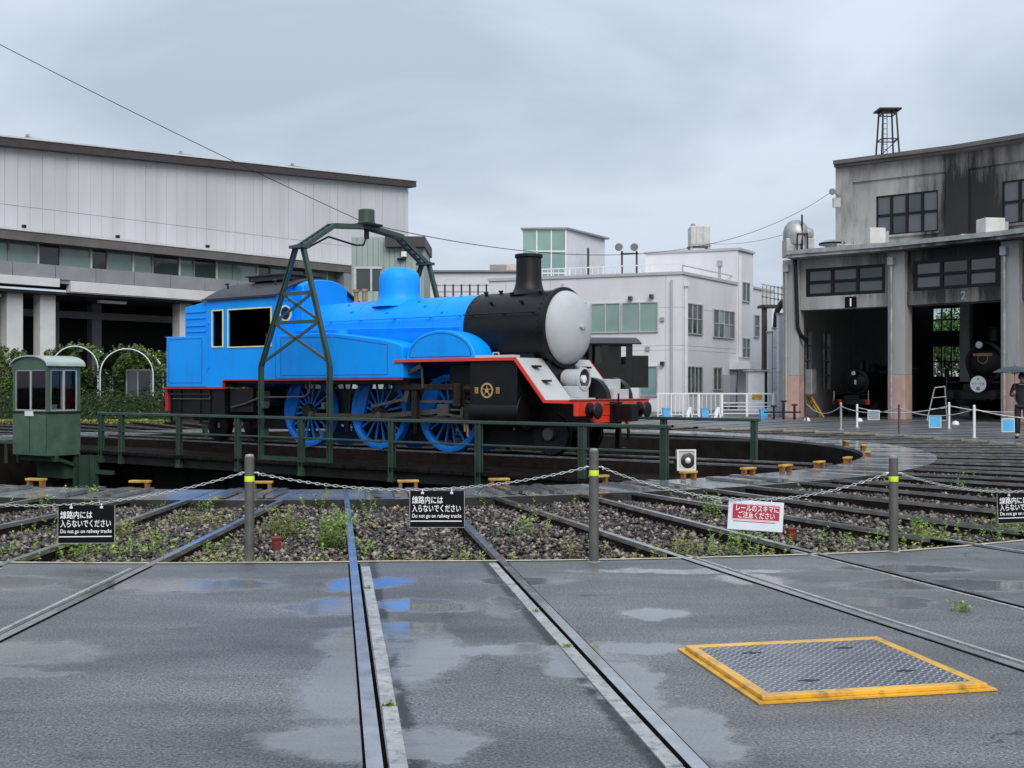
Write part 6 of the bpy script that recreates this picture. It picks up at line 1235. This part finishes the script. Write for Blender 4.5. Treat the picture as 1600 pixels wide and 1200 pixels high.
arbour(82, 152, 541, 47, 'arched arbour with white hoop just right of the control cabin', False); arbour(158, 238, 545, 47, 'arched arbour with white hoop and small door behind it', True)
def vine(name, lb, cx, Y, hx, zt_, n, mat='leaf_vine', dep=.9, cat='vine', grp='climbers behind the hedge', size=.075):
    t = thing(name, lb, cat, (cx, Y, 0), 0, grp)
    def f(k):
        P = np.stack([rng.uniform(-hx, hx, k), rng.uniform(0, dep, k), rng.uniform(.2, zt_, k)], 1)
        top = zt_*(.84+.08*np.sin(P[:, 0]*1.9+cx)+.05*np.sin(P[:, 0]*4.7+cx*2)+.03*np.sin(P[:, 0]*13)); P = P[P[:, 2] < top]
        lump = np.sin(P[:, 0]*6.1+cx)*np.sin(P[:, 2]*5.3+1)+.5*np.sin(P[:, 0]*13+P[:, 2]*9); P[:, 1] = np.clip(.25-lump*.18+rng.exponential(.09, len(P)), 0, dep); return P
    leaves(n, f, size, 'foliage', mat, t); m = MB()
    for i in range(5): x = -hx*.8+hx*.4*i; m.path([(x, .3, 0), (x+.1, .32, zt_*.3), (x-.05, .35, zt_*.6)], .025, 6)
    m.build('stem', 'deck_wood', t); MB().box(-hx*.95, hx*.95, .62, .8, 0, zt_*.5).build('trellis', 'soil', t)
vine('climbing_vine', 'leafy climber piled high behind the left of the control cabin', wx(20, 50), 49.6, 3.0, 3.5, 20000)
vine('climbing_vine', 'climber between the two white hoops', wx(150, 50), 50.2, 1.9, 2.9, 10000); vine('climbing_vine', 'leafy climber right of the door arbour beside the blue bunker', wx(236, 50), 50.0, 1.6, 3.3, 14000)
vine('climbing_vine', 'darker climber hidden partly behind the hedge and locomotive', wx(300, 51), 51.5, 2.2, 3.2, 8000)
def tree(px, Y, h, r, lb):
    t = thing('broadleaf_tree', lb, 'tree', (wx(px, Y), Y, 0), 0, 'trees behind the roundhouse'); m = MB(); m.tube((0, 0, 0), (.1, 0, h*.5), .2, 10, .12); 
    for a in range(6): m.tube((.08, 0, h*.4), (r*.6*math.cos(a), r*.6*math.sin(a), h*(.6+.05*a)), .08, 7, .03)
    m.build('trunk', 'deck_wood', t)
    def f(k):
        c = rng.normal(size=(26, 3))*np.array([r*.45, r*.45, h*.16])+np.array([0, 0, h*.66]); P = c[rng.integers(0, 26, k)]+rng.normal(size=(k, 3))*.38; return P[P[:, 2] > h*.2]
    leaves(7000, f, .11, 'crown', 'leaf_tree', t)
tree(1478, 72, 6.2, 3.0, 'bright green tree seen through the back windows of stall two'); tree(1500, 75, 5.5, 2.6, 'second green tree seen through the back windows, farther right')

# ============================================================ chain posts, chains and notices in front
posts = [((-5.2, 8.45), .83), ((-2.02, 8.62), .835), ((.63, 8.62), .88), ((3.12, 9.16), .79), ((5.75, 10.3), .80)]
PL_ = ['grey chain post standing outside the left edge of the view', 'grey steel chain post with lime band left of the blue rail', 'grey steel chain post with lime band at the middle of the paving edge', 'grey steel chain post with lime band at the right, before the wet pit rim', 'grey chain post standing outside the right edge of the view']
hook = []
for i, ((x, y), h) in enumerate(posts):
    t = thing('chain_post', PL_[i], 'post', (x, y, -.02), random.uniform(-.2, .2), 'chain posts along the paving edge')
    m = MB(); m.lathe([(.037, 0), (.037, h-.008), (.030, h)], 24); m.build('tube', 'post_grey', t, smooth=40); m = MB(); m.lathe([(.031, h), (.030, h+.012), (0, h+.016)], 20); m.build('cap', 'galv', t, smooth=50)
    zb_ = h-.195; m = MB(); m.lathe([(.0376, zb_), (.0382, zb_+.002), (.0382, zb_+.04), (.0376, zb_+.042)], 24); m.build('reflective_band', 'reflect_lime', t, smooth=40)
    m = MB()
    for s in (-1, 1): m.path([(s*.03, 0, h-.13), (s*.06, 0, h-.125), (s*.075, 0, h-.135), (s*.07, 0, h-.15)], .006, 6)
    m.build('chain_eye', 'chain', t, smooth=60); m = MB(); m.lathe([(.05, .018), (.05, .026), (.037, .03)], 20); m.build('collar', 'galv', t); hook.append((x, y, h-.155))
def link_mesh(m, p, d, roll, L=.022, r=.0033, hw=.0085):
    """one oval link centred at p along d"""
    d = Vector(d).normalized(); u = Vector((0, 0, 1)); x = d.cross(u).normalized(); y = x.cross(d); x, y = x*math.cos(roll)+y*math.sin(roll), y*math.cos(roll)-x*math.sin(roll)
    n, k = 10, 5; vs = []
    for i in range(n):
        a = 2*math.pi*i/n; c = Vector(p)+d*(L*math.cos(a))+x*(hw*math.sin(a)); o = (d*math.cos(a)+x*math.sin(a)).normalized()
        for j in range(k): b = 2*math.pi*j/k; vs.append(c+o*(r*math.cos(b))+y*(r*math.sin(b)))
    m.add(vs, [(i*k+j, i*k+(j+1) % k, ((i+1) % n)*k+(j+1) % k, ((i+1) % n)*k+j) for i in range(n) for j in range(k)])
CL = ['steel chain leading left out of view with the left black notice', 'steel chain hanging between the left and middle posts', 'steel chain hanging between the middle and right posts', 'steel chain leading right out of view with the right black notice']
sags = (.235, .145, .225, .20); chainpt = []
for i in range(4):
    a, b = Vector(hook[i])+Vector((.07, 0, 0)), Vector(hook[i+1])-Vector((.07, 0, 0)); f = lambda t, a=a, b=b, s=sags[i]: a.lerp(b, t)+Vector((0, 0, -s*4*t*(1-t))); chainpt.append(f)
    L = (b-a).length*1.02; n = int(L/.0355); m = MB()
    for k in range(n+1):
        t = k/n; link_mesh(m, f(t), f(min(1, t+.01))-f(max(0, t-.01)), (k % 2)*math.pi/2+.3)
    tag(m.build('barrier_chain', 'chain', None, smooth=60), CL[i], 'chain', 'chains between the near posts')
def notice(ch, t, w_, h_, kind, lb, tilt=0., yaw=0.):
    p = chainpt[ch](t); o = thing('hanging_notice', lb, 'sign', (p.x, p.y-.012, p.z-.012), yaw, 'notices hanging on the near chains'); o.rotation_euler = (R_(-2), tilt, yaw)
    MB().box(-w_/2, w_/2, -.004, .004, -h_, 0).build('board', 'sign_black' if kind == 'k' else 'sign_pale', o, bevel=.003)
    m = MB(); 
    for x in (-w_*.27, w_*.27): m.path([(x, .0, .012), (x, -.008, -.004), (x, -.009, -.018)], .0035, 6); m.box(x-.011, x+.011, -.0065, -.0042, -.024, -.008)
    m.build('clip', 'white_paint', o); rot = (R_(90), 0, 0)
    if kind == 'k':
        m = MB(); e_ = .004; m.box(-w_/2-e_, -w_/2, -.005, .005, -h_-e_, 0); m.box(w_/2, w_/2+e_, -.005, .005, -h_-e_, 0); m.box(-w_/2, w_/2, -.005, .005, -h_-e_, -h_); m.build('edge_trim', 'galv', o)
        lettering('線路内には', .062, 'sign_white', o, (-w_*.465, -.0052, -h_*.335), rot, width=w_*.57, bold=.0006); lettering('入らないでください', .062, 'sign_white', o, (-w_*.465, -.0052, -h_*.565), rot, width=w_*.90, bold=.0006); lettering('Do not go on railway tracks', .040, 'sign_white', o, (-w_*.465, -.0052, -h_*.735), rot, width=w_*.91, bold=.0003)
        MB().box(-w_*.49, w_*.455, -.0058, -.0045, -h_*.845, -h_*.82).build('rule', 'sign_white', o)
    else:
        MB().box(-w_*.44, w_*.44, -.0056, -.0044, -h_*.66, -h_*.10).build('pink_panel', 'sign_pink', o); MB().box(-w_*.42, w_*.42, -.0066, -.0057, -h_*.62, -h_*.14).build('red_panel', 'sign_red', o)
        lettering('レールのスキマに', .058, 'sign_white', o, (-w_*.385, -.0072, -h_*.345), rot, width=w_*.77, bold=.0005); lettering('ご注意ください', .058, 'sign_white', o, (-w_*.335, -.0072, -h_*.575), rot, width=w_*.66, bold=.0005)
        MB().box(-w_*.40, w_*.36, -.0058, -.0045, -h_*.72, -h_*.695).build('rule', 'sign_red', o)
bf = lambda i, X: (X-hook[i][0]-.07)/(hook[i+1][0]-hook[i][0]-.14)
notice(0, bf(0, wx(136, 8.55)), .428, .285, 'k', 'black notice with white Japanese lettering hanging at the left', -.01)
notice(1, bf(1, wx(683, 8.6)), .415, .278, 'k', 'black notice with white Japanese lettering hanging between the left and middle posts', .0)
notice(2, bf(2, wx(1183, 8.87)), .445, .235, 'p', 'pale notice with crimson panel and white lettering hanging right of the middle post', .07, .05)
notice(3, bf(3, wx(1606, 9.6)), .46, .255, 'k', 'black notice with white lettering cut by the right edge', -.02, .12)

# red marker posts in the ballast
for px, y0, y1, lb in ((432, 862, 838, 'small dark red marker post in the ballast beside the left chain post'), (1236, 848, 824, 'small dark red marker post in the ballast below the crimson notice')):
    Y = FPX*(CAMH-ZB)/(y0-604); h = (y0-y1)*Y/FPX; t = thing('marker_post', lb, 'marker', (wx(px, Y), Y, ZB-.01), .3, 'red marker posts'); m = MB(); m.box(-.036, .036, -.036, .036, .02, h); m.build('block', 'marker_red', t, bevel=.01); MB().tube((0, 0, 0), (0, 0, .05), .02, 8).build('stake', 'white_paint', t); MB().box(-.042, .042, -.042, .042, h-.02, h+.006).build('head', 'marker_red', t, bevel=.006)
# steel hatch in the paving
t = thing('floor_hatch', 'steel chequer plate hatch with a yellow painted frame in the asphalt', 'hatch', (1.50, 5.353, 0), math.atan2(.22, 1.11)); hx, hy = .565, .505
m = MB(); m.box(-hx, hx, -hy, hy, .002, .010); m.build('base_plate', 'hatch_yellow', t); m = MB(); k = .05; ix, iy = hx-.03, hy-.025
m.box(-ix, ix, -iy, -iy+k, .010, .030); m.box(-ix, ix, iy-k, iy, .010, .030); m.box(-ix, -ix+k, -iy+k, iy-k, .010, .030); m.box(ix-k, ix, -iy+k, iy-k, .010, .030); m.build('frame', 'hatch_yellow', t, bevel=.004)
ym = .0
for y0, y1 in ((-iy+k, -.003), (.003, iy-k)): MB().box(-ix+k, ix-k, y0, y1, .010, .027).build('chequer_plate', 'checker', t)
for x, y in ((-.26, .27), (.24, .28), (-.22, -.27), (.3, -.2)): m = MB(); m.box(x-.05, x+.05, y-.008, y+.008, .027, .0285); m.box(x-.012, x+.012, y-.02, y+.02, .027, .0284); m.build('lift_slot', 'rubber', t)
# square floodlight at the end of the bridge
bl = lambda x, y: (CT[0]+x*math.cos(BRZ)-y*math.sin(BRZ), CT[1]+x*math.sin(BRZ)+y*math.cos(BRZ))
p = bl(8.85, -1.55); t = fl_ = thing('floodlight', 'square white-framed floodlight at the right end of the turntable bridge', 'floodlight', (*p, -.235), .12); m = MB()
m.box(-.19, .19, .0, .16, .19, .57); m.build('housing', 'ac_box', t, bevel=.02); m = MB(); m.box(-.20, .20, -.02, .0, .18, .21); m.box(-.20, .20, -.02, 0, .55, .58); m.box(-.20, -.165, -.02, 0, .21, .55); m.box(.165, .20, -.02, 0, .21, .55); m.build('bezel', 'white_paint', t)
m = MB(); m.lathe([(.15, -.001), (.11, -.012), (.05, -.016)], 24, (.03, 0, .37), 'y'); m.build('reflector', 'lamp_dark', t, smooth=60); m = MB(); m.lathe([(.06, -.02), (.045, -.05), (0, -.06)], 16, (.03, 0, .37), 'y'); m.build('lens', 'lamp_glass', t, smooth=60)
m = MB(); m.box(-.23, -.2, .05, .1, 0, .4); m.box(.2, .23, .05, .1, 0, .4); m.box(-.23, .23, .0, .15, 0, .02); m.build('stand', 'green_dark', t)

fl_.scale = (.82, .82, .9)
# overhead cables
def cable(a, b, sag, r, lb, n=40):
    pts = [Vector(a).lerp(Vector(b), i/n)+Vector((0, 0, -sag*4*(i/n)*(1-i/n))) for i in range(n+1)]; m = MB(); m.path(pts, r, 6); tag(m.build('overhead_cable', 'loco_black', None, smooth=60), lb, 'cable', 'overhead cables')
bx = (CT[0], CT[1], 5.05)
cable(bx, (-14.0, 20.0, 10.05), .15, .008, 'black cable rising from the gantry drum to the upper left'); cable(bx, (wx(1303, 53.5), 53.5, wz(297, 53.5)), 1.7, .010, 'black cable sagging from the gantry drum to the roundhouse corner'); cable((wx(1105, 72), 72, wz(380, 72)), (wx(1240, 52), 52, wz(362, 52)), .25, .011, 'thin cable from the water tank to the roundhouse ventilator')
t = thing('utility_pole', 'grey pole carrying the cable outside the left edge of the view', 'pole', (-14.0, 20.0, 0)); MB().tube((0, 0, 0), (0, 0, 10.3), .16, 14, .11).build('shaft', 'concrete', t, smooth=40); MB().box(-.5, .5, -.04, .04, 9.9, 10.0).build('cross_arm', 'galv', t)

# ============================================================ weeds
def weeds(spots, name, lb, mat):
    V = []; F = []
    def quad(a, b, c, d): i = len(V); V.extend([a, b, c, d]); F.append((i, i+1, i+2, i+3))
    for (x, y, z, h, spread, n) in spots:
        for _ in range(n):
            bx_, by_ = x+random.gauss(0, spread), y+random.gauss(0, spread*.8); hh = h*random.uniform(.4, 1.35); lx, ly = random.gauss(0, .22)*hh, random.gauss(0, .22)*hh
            top = Vector((bx_+lx, by_+ly, z+hh)); bot = Vector((bx_, by_, z)); wv = Vector((random.uniform(-1, 1), random.uniform(-1, 1), 0)).normalized()*.003
            quad(bot-wv, bot+wv, top+wv*.4, top-wv*.4)
            for j in range(int(5+hh*65)):
                q = bot.lerp(top, random.uniform(.15, 1)); a = random.uniform(0, 6.28); L = random.uniform(.018, .05)*min(1, .3+hh/.16); d = Vector((math.cos(a), math.sin(a), random.uniform(-.2, .8))).normalized()*L; s = d.cross(Vector((0, 0, 1))).normalized()*L*.28
                quad(q, q+d*.5+s, q+d, q+d*.5-s)
    me = bpy.data.meshes.new(name); me.from_pydata(V, [], F); me.materials.append(MATS[mat]); o = bpy.data.objects.new(name, me); col.objects.link(o); o['kind'] = 'stuff'; tag(o, lb, 'weeds')
sp1 = []; sp2 = []
def gz(px, py, z=ZB): Y = FPX*(CAMH-z)/(py-604); return wx(px, Y), Y
for px, py, h, s, n in ((438, 838, .24, .10, 40), (520, 858, .24, .08, 46), (536, 830, .2, .09, 36), (568, 868, .16, .06, 14), (300, 822, .14, .16, 60), (200, 842, .14, .16, 40), (150, 868, .14, .2, 50), (340, 872, .14, .1, 18), (210, 870, .13, .2, 20), (100, 795, .12, .25, 24), (130, 785, .16, .16, 44), (250, 862, .12, .2, 18), (465, 832, .12, .2, 14), (830, 838, .26, .06, 12), (905, 868, .13, .15, 14), (1058, 872, .22, .08, 16), (1110, 812, .24, .06, 14), (1150, 868, .2, .25, 44), (1100, 870, .12, .3, 22), (1355, 765, .10, .4, 20), (1440, 854, .24, .12, 44), (1400, 856, .14, .3, 26), (1580, 842, .22, .14, 44), (1540, 848, .14, .2, 18), (20, 868, .12, .3, 26), (60, 835, .12, .3, 16), (330, 795, .14, .14, 12), (1290, 852, .14, .1, 8), (700, 878, .10, .2, 10), (620, 880, .10, .3, 12)):
    x, y = gz(px, py); (sp1 if random.random() < .72 else sp2).append((x, y, ZB, h, s, n))
for i in range(130):
    px = random.uniform(-20, 1600); py = float(np.interp(px, [0, 390, 928, 1225, 1600], [884, 878, 877, 865, 848])); x, y = gz(px, py, 0); y += random.uniform(.08, .3); sp2.append((x, y, ZB, random.uniform(.05, .16), .05, random.randint(2, 6)))
for i in range(60):
    ph = random.uniform(-20, 60); r = random.uniform(12.6, 16.8); x, y = pol(r, ph); sp1.append((x, y, ZB, random.uniform(.04, .15), .09, random.randint(2, 7)))
for k in (1,):                                           # tufts in the joints of the concrete blocks
    for s in (-1, 1):
        for j in range(8):
            r = 17.62+.925*j+.4625
            if random.random() < .6:
                a = R_(8.77*k+(.21 if k == 1 else 0)); d = Vector((math.sin(a), -math.cos(a))); n_ = Vector((-math.cos(a), -math.sin(a))); q = Vector(CT)+d*r+n_*(s*(GA-.086)); sp1.append((q.x, q.y, .004, .014, .012, 12))
for x, y in ((3.05, 6.3), (3.95, 6.4), (2.7, 6.75)): sp1.append((x, y, .0, .05, .04, 18))
for ph in np.arange(-14, 50, 3.1): x, y = pol(RR+.05, float(ph)); sp1.append((x, y, ZB, random.uniform(.08, .22), .10, random.randint(2, 9)))
weeds(sp1, 'weeds', 'fresh green weeds scattered between the rails and along the joints', 'leaf_weed'); weeds(sp2, 'dry_weeds', 'yellowing weeds along the edge of the paving', 'leaf_dry')
